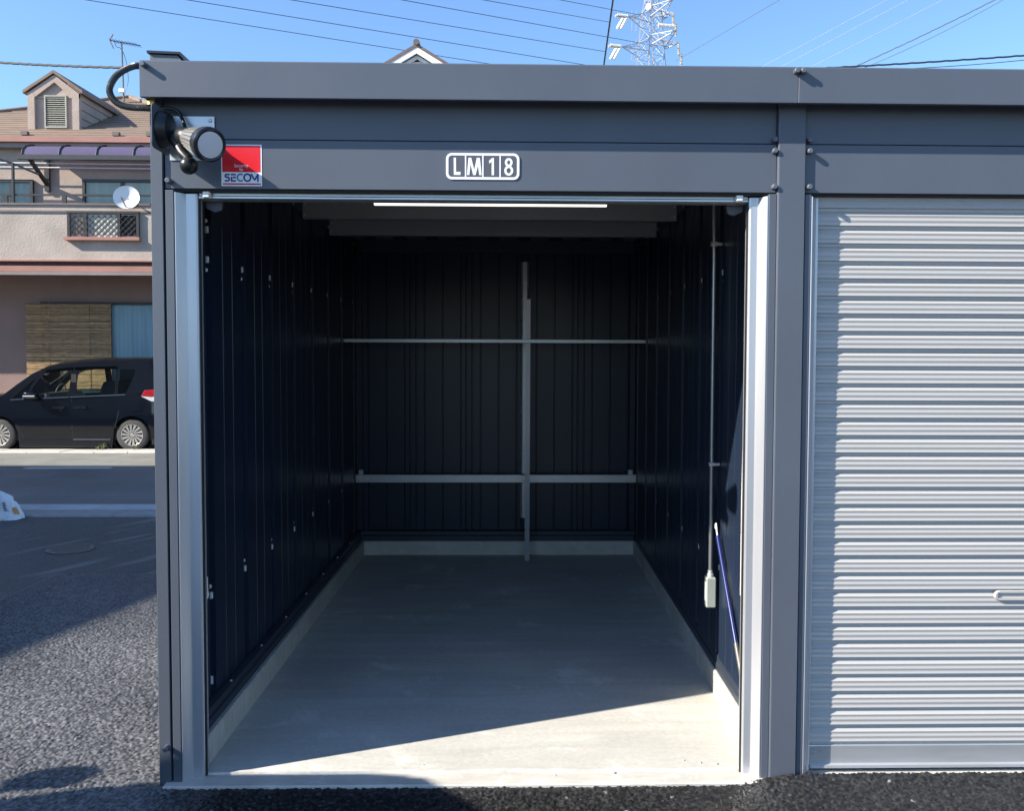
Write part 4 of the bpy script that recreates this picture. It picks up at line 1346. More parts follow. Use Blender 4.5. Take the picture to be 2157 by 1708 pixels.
# television antenna on the roof
an = thing('tv_antenna', 'thin television antenna on a mast above the tiled roof of the beige house', 'antenna', at(260, 208, 19.6))
m0, m1 = at(261, 214, 19.6), at(256, 88, 19.6)
MB().tube([m0, m1], 0.022, 6).build('mast', M['steel_dark'], an)
b0, b1 = at(231, 84, 19.4), at(296, 95, 19.9)
MB().tube([b0, b1], 0.014, 5).build('boom', M['steel_dark'], an)
for k in range(9):
    p_ = b0.lerp(b1, 0.1 + 0.1 * k)
    MB().tube([p_ + Vector((-0.05, -0.14, 0.02)), p_ + Vector((0.05, 0.14, -0.02))], 0.006, 4).build('director', M['steel_dark'], an)
for e in (at(238, 71, 19.4), at(239, 101, 19.4)):
    MB().tube([b0, e + Vector((-0.03, 0, 0)) * 0, e], 0.016, 5).build('reflector_arm', M['steel_dark'], an)
MB().tube(spline([at(241, 86, 19.4), at(245, 97, 19.5), at(256, 103, 19.6), at(266, 130, 19.6), at(270, 170, 19.6), at(262, 195, 19.6)], 6), 0.007, 4).build('lead_cable', M['black'], an)
MB().box(m0.x - 0.09, m0.x + 0.06, 19.5, 19.6, at(260, 196, 19.6).z, at(260, 188, 19.6).z).build('booster_box', M['white'], an, bevel=0.01)

# ================================================================== VAN
M['carpaint'] = mat('dark_navy_car_paint', (0.003, 0.0042, 0.008), 0.12, var=0.05, vscale=3, coat=0.6, spec=0.4)
M['carglass'] = glass('car_glass', (0.82, 0.88, 0.80), 0.01)
M['cardark'] = glass('privacy_glass', (0.05, 0.055, 0.06), 0.01)
M['tyre'] = mat('tyre', (0.055, 0.052, 0.048), 0.8, var=0.15, vscale=12)
M['rim'] = mat('alloy_rim', (0.58, 0.56, 0.53), 0.3, metal=0.7, var=0.05)
M['chrome'] = mat('chrome', (0.75, 0.75, 0.78), 0.12, metal=1.0, var=0.03)
M['tail_red'] = mat('tail_red', (0.36, 0.010, 0.015), 0.15, var=0.05, coat=0.8)
M['tail_clear'] = mat('tail_clear', (0.55, 0.55, 0.56), 0.2, var=0.05, coat=0.5)
M['visor'] = glass('rain_visor', (0.22, 0.13, 0.14), 0.05)
M['seat'] = mat('seat_fabric', (0.02, 0.02, 0.022), 0.9, var=0.2)
M['dash'] = mat('dashboard', (0.10, 0.10, 0.095), 0.6, var=0.1)

VY = 12.92                      # near flank of the van
vz = gz(13.4)
rwx = at(277, 925, VY).x        # wheel centres
fwx = rwx - 2.45
VW = 1.60
yc = VY + VW / 2
V = thing('minivan', 'glossy black minivan parked in front of the beige house', 'van', ((rwx + fwx) / 2, yc, vz))
def VP(dx, dy):
    p = at(dx, dy, VY)
    return (p.x, p.z)
# side outline samples (front of the van is towards -x)
xr = rwx + 0.60                 # rear end
xf = fwx - 0.66                 # nose
belt = lambda x: np.interp(x, [xf, fwx, VP(20, 838)[0], VP(145, 832)[0], VP(300, 826)[0], xr], [vz + 0.98, vz + 1.02, VP(20, 843)[1], VP(145, 836)[1], VP(270, 830)[1], VP(300, 826)[1]])
zsill = VP(100, 937)[1]
rw = 0.300
def arch(x):
    z = zsill
    for c in (fwx, rwx):
        d = abs(x - c)
        R = 0.365
        if d < R:
            z = max(z, vz + rw + math.sqrt(R * R - d * d) - 0.01)
    return z
def flank_y(z, x):
    t = (z - zsill) / 0.85
    o = 0.045 * (1 - (1 - (t - 0.55) ** 2 * 2.4)) if t < 1.2 else 0
    nose = 0.42 * max(0, (fwx - 0.15 - x) / 0.5) ** 2 + 0.03 * max(0, (x - (rwx + 0.30)) / 0.30) ** 2
    return o + nose
xs = sorted(set(list(np.linspace(xf, xr, 74)) + [fwx - 0.365, fwx + 0.365, rwx - 0.365, rwx + 0.365]))
def lower_side(side):
    rows = 9
    vs, fs = [], []
    for x in xs:
        a, c = arch(x), float(belt(x))
        a = min(a, c - 0.05)
        for j in range(rows + 1):
            z = a + (c - a) * j / rows
            y = flank_y(z, x)
            vs.append((x, VY + y if side > 0 else VY + VW - y, z))
    for i in range(len(xs) - 1):
        for j in range(rows):
            k = i * (rows + 1) + j
            fs.append((k, k + rows + 1, k + rows + 2, k + 1))
    return vs, fs
body = MB()
body.add(*lower_side(1))
body.add(*lower_side(-1))
# nose, bonnet and tail skins
def cross(x, n=8):
    z = float(belt(x))
    y0 = flank_y(z, x)
    return [(x, VY + y0 + (VW - 2 * y0) * k / n, z + 0.05 * math.sin(math.pi * k / n)) for k in range(n + 1)]
bonx = [x for x in xs if x <= VP(14, 838)[0] + 0.15]
g = [cross(x) for x in bonx]
for i in range(len(g) - 1):
    body.add(g[i] + g[i + 1], [(k, k + 1, k + 10, k + 9) for k in range(8)])
def endcap(x):
    vs, fs = [], []
    z0, z1 = zsill, float(belt(x))
    for j in range(7):
        z = z0 + (z1 - z0) * j / 6
        y = flank_y(z, x)
        for k in range(7):
            vs.append((x + (0.06 if x > 0 else 0), VY + y + (VW - 2 * y) * k / 6, z))
    for j in range(6):
        for k in range(6):
            fs.append((j * 7 + k, j * 7 + k + 1, j * 7 + k + 8, j * 7 + k + 7))
    return vs, fs
body.add(*endcap(xf))
body.add(*endcap(xr))
BD = body.build('body', M['carpaint'], V, smooth=True)
# greenhouse side: outline with window holes, tilted inwards
gh_out = [(-8, 845), (8, 829), (30, 810), (58, 788), (82, 775.5), (112, 768), (150, 763.5), (200, 760.5), (260, 759.5), (300, 760), (322, 763), (330, 800), (338, 826), (300, 828), (270, 832), (145, 838), (20, 845)]
wins = {
    'quarter_glass': [(24, 840), (50, 814), (66, 800), (62, 812), (48, 839)],
    'front_window': [(56, 838.5), (70, 808), (84, 789), (100, 783.5), (142, 779.5), (142, 834.5)],
    'rear_window': [(158, 833.5), (156, 780), (200, 778), (235, 778), (239, 831)],
    'side_window': [(246, 830.5), (243, 778.5), (276, 779), (276, 790), (268, 815), (262, 829)],
}
zbelt0 = VP(145, 836)[1]
def tilt(z):
    return max(0, z - zbelt0) * 0.30 + 0.02
def greenhouse(side):
    bm = bmesh.new()
    def loop(pts):
        vs = []
        for p in pts:
            x, z = VP(*p)
            vs.append(bm.verts.new((x, 0, z)))
        return [bm.edges.new((vs[i], vs[(i + 1) % len(vs)])) for i in range(len(vs))]
    es = loop(gh_out)
    for w_ in wins.values():
        es += loop(w_)
    bmesh.ops.triangle_fill(bm, use_beauty=True, use_dissolve=False, edges=es)
    vs = [v.co.copy() for v in bm.verts]
    fs = [tuple(v.index for v in f.verts) for f in bm.faces]
    bm.verts.index_update()
    fs = [tuple(v.index for v in f.verts) for f in bm.faces]
    bm.free()
    out = []
    for v in vs:
        t = tilt(v.z)
        out.append((v.x, VY + t if side > 0 else VY + VW - t, v.z))
    return out, fs
gb = MB()
gb.add(*greenhouse(1))
gb.add(*greenhouse(-1))
gb.build('pillars', M['carpaint'], V)
for nm, pts in wins.items():
    for side in (1, -1):
        vs = []
        for p in pts:
            x, z = VP(*p)
            t = tilt(z) + 0.012
            vs.append((x, VY + t if side > 0 else VY + VW - t, z))
        m_ = M['cardark'] if nm == 'side_window' else M['carglass']
        MB().add(vs, [tuple(range(len(vs)))]).build(nm, m_, V)
# roof skin, windscreen, tailgate
top = [(82, 775.5), (112, 768), (150, 763.5), (200, 760.5), (260, 759.5), (300, 760), (322, 763)]
rowsx = []
for p in top:
    x, z = VP(*p)
    t = tilt(z)
    rowsx.append([(x, VY + t + (VW - 2 * t) * k / 8, z + 0.075 * math.sin(math.pi * k / 8) ** 0.6) for k in range(9)])
rb_ = MB()
for i in range(len(rowsx) - 1):
    rb_.add(rowsx[i] + rowsx[i + 1], [(k, k + 1, k + 10, k + 9) for k in range(8)])
rb_.build('roof', M['carpaint'], V, smooth=True)
x0_, z0_ = VP(-8, 845)
x1_, z1_ = VP(82, 775.5)
t0, t1 = tilt(z0_), tilt(z1_)
n = 8
va = [(x0_ - 0.02 * 0, VY + t0 + 0.02 + (VW - 2 * t0 - 0.04) * k / n, z0_ + 0.05 * math.sin(math.pi * k / n)) for k in range(n + 1)]
vb = [(x1_, VY + t1 + 0.02 + (VW - 2 * t1 - 0.04) * k / n, z1_ + 0.06 * math.sin(math.pi * k / n)) for k in range(n + 1)]
MB().add(va + vb, [(k, k + 1, k + n + 2, k + n + 1) for k in range(n)]).build('windscreen', M['carglass'], V, smooth=True)
x2, z2 = VP(322, 763)
x3, z3 = VP(338, 826)
t2, t3 = tilt(z2), tilt(z3)
MB().add([(x2 - 0.02, VY + t2 + 0.05, z2 - 0.03), (x2 - 0.02, VY + VW - t2 - 0.05, z2 - 0.03), (x3, VY + VW - t3 - 0.05, z3), (x3, VY + t3 + 0.05, z3)], [(0, 1, 2, 3)]).build('tailgate_glass', M['cardark'], V)
MB().box(x2 - 0.02, x2 + 0.10, VY + t2 + 0.03, VY + VW - t2 - 0.03, z2 - 0.02, z2 + 0.04).build('roof_spoiler', M['carpaint'], V, bevel=0.015)
# floor pan and interior
MB().box(xf + 0.3, xr - 0.1, VY + 0.08, VY + VW - 0.08, vz + 0.20, vz + 0.46).build('underbody', M['rubber'], V)
zs = VP(145, 836)[1]
for (dx0, dx1, nm) in ((196, 226, 'seat'), (226, 258, 'seat')):
    a_, c_ = VP(dx0, 800)[0], VP(dx1, 800)[0]
    for yy in (VY + 0.22, VY + 0.90):
        MB().prism([(a_, vz + 0.47), (c_ + 0.05, vz + 0.47), (c_ + 0.05, zs + 0.18), (c_ - 0.02, zs + 0.28), (a_ + 0.08, zs + 0.28), (a_ + 0.02, zs + 0.15)], yy, yy + 0.46, 'y').build('seat', M['seat'], V, bevel=0.03)
a_, c_ = VP(38, 838)[0], VP(100, 838)[0]
MB().prism([(a_ - 0.2, zs - 0.45), (c_, zs - 0.45), (c_ + 0.05, zs - 0.10), (c_ - 0.12, zs + 0.07), (a_, zs + 0.02)], VY + 0.16, VY + VW - 0.16, 'y').build('dashboard', M['dash'], V, bevel=0.02)
sw_c = Vector((at(127, 820, VY + 1.12).x, VY + 1.12, zs + 0.02))
MB().tube([sw_c + Vector((0.11 * math.sin(a) * 0.4, 0.18 * math.cos(a), 0.18 * math.sin(a))) for a in np.linspace(0, 2 * math.pi, 20)[:-1]], 0.014, 6, closed=True).build('steering_wheel', M['dash'], V)
# window trims, rain visors, handles
def vstrip(p, q, wd, name, m_, y=-0.006):
    a, c = VP(*p), VP(*q)
    ta, tc_ = (tilt(a[1]) if a[1] > zbelt0 else 0.0), (tilt(c[1]) if c[1] > zbelt0 else 0.0)
    vs = [(a[0], VY + ta + y, a[1] - wd / 2), (c[0], VY + tc_ + y, c[1] - wd / 2), (c[0], VY + tc_ + y, c[1] + wd / 2), (a[0], VY + ta + y, a[1] + wd / 2)]
    vs += [(v[0], v[1] + 0.012, v[2]) for v in vs]
    return MB().add(vs, [(0, 1, 2, 3), (7, 6, 5, 4), (0, 4, 5, 1), (1, 5, 6, 2), (2, 6, 7, 3), (3, 7, 4, 0)]).build(name, m_, V)
vstrip((22, 842), (145, 836.5), 0.018, 'belt_moulding', M['chrome'])
vstrip((147, 836.4), (262, 831.5), 0.018, 'belt_moulding', M['chrome'])
vstrip((88, 783), (143, 776.5), 0.055, 'rain_visor', M['visor'], -0.02)
vstrip((149, 776.5), (236, 774.5), 0.055, 'rain_visor', M['visor'], -0.02)
MB().box(VP(144, 800)[0], VP(155, 800)[0], VY + 0.10, VY + 0.115, zs + 0.03, zs + 0.42).build('door_pillar', M['rubber'], V)
for dx in (110, 155):
    a, c = VP(dx, 858), VP(dx + 27, 858)
    MB().box(a[0], c[0], VY - 0.03, VY + 0.01, a[1] - 0.018, a[1] + 0.022).build('door_handle', M['carpaint'], V, bevel=0.008)
    MB().box(c[0] - 0.10, c[0] - 0.06, VY - 0.012, VY + 0.01, a[1] - 0.075, a[1] - 0.02).build('handle_cup', M['carpaint'], V, bevel=0.005)
# door seams, sill, arch lip
sm_ = MB()
for (p, q) in (((150, 838), (152, 905)), ((152, 905), (155, 930)), ((40, 900), (50, 928)), ((242, 902), (250, 866))):
    a, c = VP(*p), VP(*q)
    sm_.tube([(a[0], VY + flank_y(a[1], a[0]) - 0.001, a[1]), (c[0], VY + flank_y(c[1], c[0]) - 0.001, c[1])], 0.006, 4)
sm_.build('door_seam', M['rubber'], V)
a, c = VP(36, 926), VP(242, 922)
MB().prism([(VY + 0.015, a[1] + 0.02), (VY + 0.012, zsill - 0.06), (VY + 0.10, zsill - 0.06), (VY + 0.10, a[1] + 0.02)], fwx + 0.37, rwx - 0.37, 'x').build('side_skirt', M['carpaint'], V, bevel=0.008)
MB().box(VP(154, 920)[0], VP(232, 920)[0], VY + 0.002, VY + 0.03, a[1] - 0.005, a[1] + 0.008).build('skirt_highlight', M['boltm'], V)  # paler strip standing in for the highlight that runs along the skirt
# mirror
a = VP(70, 833)
MB().box(a[0] - 0.13, a[0] + 0.15, VY - 0.20, VY - 0.04, a[1] - 0.075, a[1] + 0.085).build('wing_mirror', M['carpaint'], V, bevel=0.045, smooth=True, segs=3)
MB().box(a[0] - 0.08, a[0] + 0.13, VY - 0.203, VY - 0.198, a[1] - 0.012, a[1] + 0.01).build('mirror_lamp', M['tail_clear'], V)
MB().box(a[0] - 0.03, a[0] + 0.06, VY - 0.05, VY + 0.05, a[1] - 0.06, a[1] - 0.02).build('mirror_foot', M['carpaint'], V, bevel=0.01)
# tail lamp
tl = [(296, 834), (304, 822), (330, 821), (334, 834), (318, 836)]
MB().prism([(VP(*p)[0], VP(*p)[1]) for p in tl], VY + 0.012, VY + 0.14, 'y').build('tail_light', M['tail_red'], V, bevel=0.008)
MB().prism([(VP(*p)[0], VP(*p)[1]) for p in [(296, 835), (318, 837), (334, 835), (333, 846), (318, 846)]], VY + 0.014, VY + 0.14, 'y').build('reverse_light', M['tail_clear'], V, bevel=0.006)
for dy in (867, 877):
    vstrip((262 + (877 - dy), dy), (300, dy - 2), 0.012, 'crease_trim', M['carpaint'], -0.012)
# wheels
def wheel(cx):
    b = MB()
    c = Vector((cx, VY + 0.02, vz + rw))
    W = [(0.0, 0.205), (0.0, 0.255), (0.012, 0.288), (0.035, 0.300), (0.155, 0.300), (0.175, 0.285), (0.18, 0.205)]
    wh = b.lathe(W, c, (0, 1, 0), 40, cap0=False, cap1=True).build('wheel', M['tyre'], V, smooth=True)
    MB().lathe([(0.004, 0.206), (-0.004, 0.200), (0.004, 0.192), (0.06, 0.186)], c, (0, 1, 0), 40, cap0=False, cap1=False).build('rim', M['rim'], wh, smooth=True)
    MB().lathe([(0.062, 0.19), (0.068, 0.19)], c, (0, 1, 0), 24).build('brake_disc', M['dark'], wh)
    sp = MB()
    for k in range(14):
        t = 2 * math.pi * k / 14
        r0, r1 = Vector((math.cos(t + 0.12), 0, math.sin(t + 0.12))), Vector((math.cos(t - 0.1), 0, math.sin(t - 0.1)))
        n0, n1 = Vector((-r0.z, 0, r0.x)), Vector((-r1.z, 0, r1.x))
        q = [c + r0 * 0.05 - n0 * 0.009, c + r0 * 0.05 + n0 * 0.009, c + r1 * 0.192 + n1 * 0.025, c + r1 * 0.192 - n1 * 0.025]
        vs = [p + Vector((0, 0.004, 0)) for p in q] + [p + Vector((0, 0.03, 0)) for p in q]
        sp.add(vs, [(0, 1, 2, 3), (7, 6, 5, 4), (0, 4, 5, 1), (1, 5, 6, 2), (2, 6, 7, 3), (3, 7, 4, 0)])
    sp.build('spokes', M['rim'], wh)
    MB().lathe([(-0.006, 0.030), (0.03, 0.055)], c, (0, 1, 0), 20).build('hub_cap', M['rim'], wh)
for cx in (fwx, rwx):
    wheel(cx)
    MB().lathe([(0, 0.30), (0.18, 0.30)], (cx, VY + VW - 0.2, vz + rw), (0, 1, 0), 24).build('wheel', M['tyre'], V)
    MB().lathe([(0, 0.372), (0.22, 0.372)], (cx, VY + 0.05, vz + rw), (0, 1, 0), 28, cap0=False).build('wheel_well', M['rubber'], V)

# weeds on the kerb
M['weed'] = mat('weed_leaf', (0.11, 0.13, 0.035), 0.7, var=0.3, vscale=20)
rw_ = random.Random(5)
for i, (dx, dy, hh, lb) in enumerate(((217, 956, 0.14, 'small weed sprouting from the kerb below the middle of the black van'), (205, 957, 0.07, 'tiny weed on the kerb left of a taller weed below the van'), (283, 957, 0.10, 'small weed on the kerb in front of the rear wheel of the van'))):
    q = at(dx, dy, 12.80)
    b = MB()
    for k in range(16):
        a = rw_.uniform(0, 6.28)
        l_ = hh * rw_.uniform(0.5, 1.1)
        tp_ = Vector((math.cos(a) * l_ * 0.6, math.sin(a) * l_ * 0.6, l_))
        b0 = Vector((q.x, 12.80, gz(12.8) + 0.02))
        sd = Vector((-math.sin(a), math.cos(a), 0)) * 0.008
        b.add([b0, b0 + tp_ * 0.6 + sd, b0 + tp_, b0 + tp_ * 0.6 - sd], [(0, 1, 2, 3)])
    o = b.build('weed', M['weed'], loc=(q.x, 12.8, gz(12.8)))
    tag(o, lb, 'weed', 'weeds along the kerb')

# cement bag by the drain
M['bag'] = mat('bag_paper', (0.60, 0.62, 0.64), 0.6, var=0.12, vscale=5, bump=0.9, bscale=14)
M['bag_print'] = mat('bag_print', (0.04, 0.05, 0.06), 0.6, var=0.1)
M['bag_teal'] = mat('bag_teal', (0.14, 0.26, 0.26), 0.6, var=0.15, vscale=12)
M['bag_orange'] = mat('bag_orange', (0.55, 0.25, 0.08), 0.6, var=0.1)
bq = at(40, 1094, 5.68)
bg = thing('cement_bag', 'white printed sack of material standing beside the drain grating at the left edge', 'bag', (bq.x - 0.2, 5.66, gz(5.66)))
def bag_wr(a, t):
    s_ = 1 + 0.05 * math.sin(a * 4 + t * 6) + 0.045 * math.sin(a * 9 - t * 13) + 0.03 * abs(math.sin(a * 6 + t * 17)) - 0.05 * t
    s_ += 0.20 * max(0, 0.30 - t) / 0.30 * max(0, math.cos(a + 0.35)) ** 6
    return s_ - 0.10 * math.exp(-((t - 0.62) / 0.10) ** 2) * max(0, math.sin(a * 2 + 1.0))
vs, fs = [], []
nu, nv = 44, 26
for j in range(nv + 1):
    t = j / nv
    for i in range(nu):
        a = 2 * math.pi * i / nu
        prof = (1 - t ** 2.6) ** 0.5 if t < 1 else 0.0
        prof = max(prof, 0.02)
        sq = 1 / max(abs(math.cos(a)), abs(math.sin(a))) ** 0.55
        wr = bag_wr(a, t)
        vs.append((bq.x - 0.235 + 0.235 * math.cos(a) * sq * prof * wr - 0.03 * t, 5.69 + 0.13 * math.sin(a) * sq * prof * wr, gz(5.68) - 0.004 + 0.285 * t + 0.012 * math.sin(a * 3 + 2) * t))
for j in range(nv):
    for i in range(nu):
        fs.append((j * nu + i, j * nu + (i + 1) % nu, (j + 1) * nu + (i + 1) % nu, (j + 1) * nu + i))
fs.append(tuple(nv * nu + i for i in range(nu)))
MB().add(vs, fs).build('sack', M['bag'], bg)
# printed patches follow the front of the sack, a few millimetres proud
def bagpatch(a0, a1, t0, t1, m_, name, nn=6):
    vs, fs = [], []
    for jj in range(nn + 1):
        t = t0 + (t1 - t0) * jj / nn
        for ii in range(nn + 1):
            a = math.radians(a0 + (a1 - a0) * ii / nn)
            prof = max((1 - t ** 2.6) ** 0.5, 0.02)
            sq = 1 / max(abs(math.cos(a)), abs(math.sin(a))) ** 0.55
            wr = bag_wr(a, t) + 0.014
            vs.append((bq.x - 0.235 + 0.235 * math.cos(a) * sq * prof * wr - 0.03 * t, 5.69 + 0.13 * math.sin(a) * sq * prof * wr, gz(5.68) - 0.004 + 0.285 * t + 0.012 * math.sin(a * 3 + 2) * t))
    for jj in range(nn):
        for ii in range(nn):
            k = jj * (nn + 1) + ii
            fs.append((k, k + 1, k + nn + 2, k + nn + 1))
    MB().add(vs, fs).build(name, m_, bg, smooth=True)
bagpatch(-120, -80, 0.10, 0.55, M['bag_teal'], 'print_panel')
bagpatch(-28, -12, 0.18, 0.40, M['bag_orange'], 'print_panel', 3)
for k in range(6):
    bagpatch(-52, -46, 0.34 + k * 0.055, 0.375 + k * 0.055, M['bag_print'], 'print_mark', 2)

# ================================================================== DISTANCE
# white gabled house behind the garage
M['sidingw'] = mat('white_siding', (0.74, 0.72, 0.68), 0.7, var=0.05, vscale=2)
M['slate'] = mat('brown_slate', (0.15, 0.11, 0.10), 0.7, var=0.2, vscale=3)
M['sofw'] = mat('white_soffit', (0.80, 0.80, 0.79), 0.6, var=0.02)
WY = 24.0
pk_ = at(877, 90, WY)
le, re = at(795, 139, WY), at(960, 137, WY)
sl_ = (pk_.z - le.z) / (pk_.x - le.x)
wid = 3.2
wh = thing('white_house', 'white gabled house with a brown roof peeping over the garage roof', 'house', (pk_.x, WY, 0))
zb_ = pk_.z - sl_ * wid
MB().prism([(pk_.x - wid + 0.3, gz(24)), (pk_.x + wid - 0.3, gz(24)), (pk_.x + wid - 0.3, zb_ + sl_ * 0.3 - 0.30), (pk_.x, pk_.z - 0.38), (pk_.x - wid + 0.3, zb_ + sl_ * 0.3 - 0.30)], WY + 0.45, WY + 9, 'y').build('wall', M['sidingw'], wh)
for s in (-1, 1):
    MB().prism([(pk_.x, pk_.z), (pk_.x, pk_.z - 0.10), (pk_.x + s * wid, zb_ - 0.10), (pk_.x + s * wid, zb_)], WY, WY + 9.4, 'y').build('roof', M['slate'], wh)
    MB().prism([(pk_.x, pk_.z - 0.105), (pk_.x, pk_.z - 0.30), (pk_.x + s * wid, zb_ - 0.30), (pk_.x + s * wid, zb_ - 0.105)], WY + 0.02, WY + 0.10, 'y').build('bargeboard', M['sofw'], wh)
    MB().prism([(pk_.x, pk_.z - 0.31), (pk_.x, pk_.z - 0.43), (pk_.x + s * wid, zb_ - 0.43), (pk_.x + s * wid, zb_ - 0.31)], WY + 0.16, WY + 0.24, 'y').build('inner_moulding', M['sofw'], wh)
MB().box(pk_.x - 0.14, pk_.x + 0.14, WY + 0.25, WY + 0.449, pk_.z - 2.2, pk_.z - 0.50).build('king_post', M['sofw'], wh)
MB().tube([(pk_.x, WY - 0.05, pk_.z + 0.03), (pk_.x, WY + 9.4, pk_.z + 0.03)], 0.10, 6).build('ridge_cap', M['slate'], wh)

# lattice transmission tower
M['steelw'] = mat('galvanised_tower', (0.42, 0.43, 0.44), 0.45, metal=0.2, var=0.06, vscale=0.6)
M['porcelain'] = mat('porcelain', (0.62, 0.59, 0.50), 0.3, var=0.08, coat=0.4)
M['wire'] = mat('wire', (0.10, 0.13, 0.20), 0.5, var=0.1)
M['wirew'] = mat('pale_wire', (0.30, 0.34, 0.42), 0.4, var=0.1)
TY = 88.0
T = thing('transmission_tower', 'white lattice power pylon with insulators rising behind the garage', 'pylon', (at(1378, 700, TY).x, TY, gz(60)))
tc0 = at(1372, 70, TY)
PXM = (TY + 3.1) / FPX
tx = tc0.x
zk = [at(1372, y, TY).z for y in (-40, 22, 44, 98, 137, 200)]
ztop = zk[0]
def tw(z):           # half width
    return float(np.interp(z, [gz(60), zk[4], zk[1], zk[0]], [4.2, 1.05, 0.72, 0.18]))
rotT = math.radians(28)
def tp(i, z):
    h = tw(z)
    sx_, sy_ = ((-1, -1), (1, -1), (1, 1), (-1, 1))[i % 4]
    x, y = sx_ * h, sy_ * h
    return Vector((tx + x * math.cos(rotT) - y * math.sin(rotT), TY + x * math.sin(rotT) + y * math.cos(rotT), z))
zz = [gz(60)]
while zz[-1] < ztop - 0.6:
    zz.append(zz[-1] + max(0.75, tw(zz[-1]) * 1.7))
zz[-1] = ztop
for i in range(4):
    MB().tube([tp(i, z) for z in zz], 0.07, 4).build('leg', M['steelw'], T)
br = MB()
for a, c in zip(zz[:-1], zz[1:]):
    for i in range(4):
        br.tube([tp(i, a), tp(i + 1, c)], 0.030, 4).tube([tp(i + 1, a), tp(i, c)], 0.030, 4)
        br.tube([tp(i, c), tp(i + 1, c)], 0.030, 4)
o = br.build('bracing', M['steelw'], T)
def arm(z, dx, dy, name='cross_arm', drop=0.0):
    """lattice arm from the body to a tip given in photograph pixels from the axis"""
    tip = Vector((tx + dx * PXM, TY - 1.0 + dy, z + drop))
    b = MB()
    near = sorted(range(4), key=lambda i: (tp(i, z) - tip).length)[:2]
    for i in near:
        b.tube([tp(i, z), tip], 0.055, 4).tube([tp(i, z + 1.1), tip], 0.045, 4)
        for t in (0.35, 0.7):
            b.tube([tp(i, z).lerp(tip, t), tp(i, z + 1.1).lerp(tip, t)], 0.025, 4)
            b.tube([tp(near[0], z).lerp(tip, t), tp(near[1], z).lerp(tip, t)], 0.025, 4)
            b.tube([tp(i, z).lerp(tip, t), tp(i, z + 1.1).lerp(tip, t - 0.3)], 0.025, 4)
    b.build(name, M['steelw'], T)
    return tip
def string(p, q, n=11, r=0.20):
    p, q = Vector(p), Vector(q)
    L_ = (q - p).length
    prof = []
    for k in range(n):
        a = 0.08 * L_ + 0.84 * L_ * k / n
        s_ = 0.84 * L_ / n
        prof += [(a, 0.045), (a + 0.25 * s_, r), (a + 0.5 * s_, r * 0.9), (a + 0.6 * s_, 0.05)]
    MB().lathe([(0, 0.03)] + prof + [(L_, 0.03)], p, q - p, 10).build('insulator', M['porcelain'], T)
for yrow, lx, rx_, fx_ in ((46, -58, 34, 30), (108, -72, 46, 38)):
    z = at(1372, yrow + 2, TY).z
    tipL = arm(z - 0.3, lx * 0.93, -1.5)
    tipR = arm(z + 0.2, rx_ + 6, -0.5, drop=0.3)
    tipF = arm(z + 0.3, fx_, -3.0, drop=0.6)
    string(tipL, tipL + Vector((-1.35, 0, 0.15)))
    string(tipL + Vector((-1.45, 0.25, 0.15)), tipL + Vector((-0.1, 0.25, 0.0)))
    string(tipF + Vector((0, 0, 0.3)), tipF + Vector((-2.1, 0, 0.45)), 13, 0.22)
    string(tipR, tipR + Vector((0.02, 0, -1.5)), 7, 0.17)
    string(tipR + Vector((0.30, 0, -1.0)), tipR + Vector((0.26, 0, -2.4)), 7, 0.17)
    for k in (0, 1):
        c0 = tipL + Vector((-0.15 - 0.36 * k, 0, -0.15))
        MB().tube([c0, c0 + Vector((-0.10, 0, -0.10)), c0 + Vector((-0.62, 0, -1.05)), c0 + Vector((-0.70, 0, -1.15))], [0.05, 0.16, 0.16, 0.05], 10).build('arrester', M['sofw'], T, smooth=True)
    lg = MB()
    for k in (-2.2, -1.75):
        lg.tube([Vector((tx + k, TY - 1, z + 0.9)), Vector((tx + k, TY - 1, z - 1.2))], 0.035, 4)
    lg.tube([Vector((tx - 2.2, TY - 1, z - 1.2)), Vector((tx - 1.75, TY - 1, z - 1.2))], 0.035, 4)
    lg.build('jumper_loop', M['steelw'], T)
MB().lathe([(-0.15, 0.28), (0.0, 0.36), (0.15, 0.30)], at(1367, 14, TY - 1.2), (-0.6, -0.8, 0), 16).build('antenna_drum', M['cream'], T)

# overhead wires ---------------------------------------------------
def wire(a, b, r, m_, label, sag=0.0, group='overhead wires', twist=False, name='power_line'):
    a, b = Vector(a), Vector(b)
    n = 24 if not twist else 110
    pts = []
    for i in range(n + 1):
        t = i / n
        p = a.lerp(b, t)
        p.z -= sag * 4 * t * (1 - t)
        if twist:
            p += Vector((0.0, 0, 0.010 * (1 if i % 6 < 2 else 0)))
        pts.append(p)
    mb_ = MB().tube(pts, r, 5)
    o = mb_.build(name, m_, loc=a)
    tag(o, label, 'wire', group)
    return o
def ext(p, q, t):
    return (p[0] + (q[0] - p[0]) * t, p[1] + (q[1] - p[1]) * t)
TW = [((190, 0), (1039, 135), 'lowest'), ((403, 0), (1233, 136), 'second lowest'), ((622, 0), (1276, 108), 'third'), ((854, 0), (1351, 90), 'fourth'), ((1026, 0), (1286, 46), 'fifth'), ((1187, 0), (1351, 31), 'uppermost')]
for p, q, nm in TW:
    if q[1] > 130:
        q = ext(p, q, 1.25)
    p2 = ext(p, q, -0.35)
    wire(at(*p2, TY - 28), at(*q, TY - 2), 0.032, M['wire'], 'thin transmission wire sloping towards the pylon, %s of six' % nm, 0.0)
wire(at(1424, 127, TY - 1), at(*ext((1428, 124), (1639, 0), 1.4), 60), 0.026, M['wire'], 'thin dark wire rising to the right from the pylon')
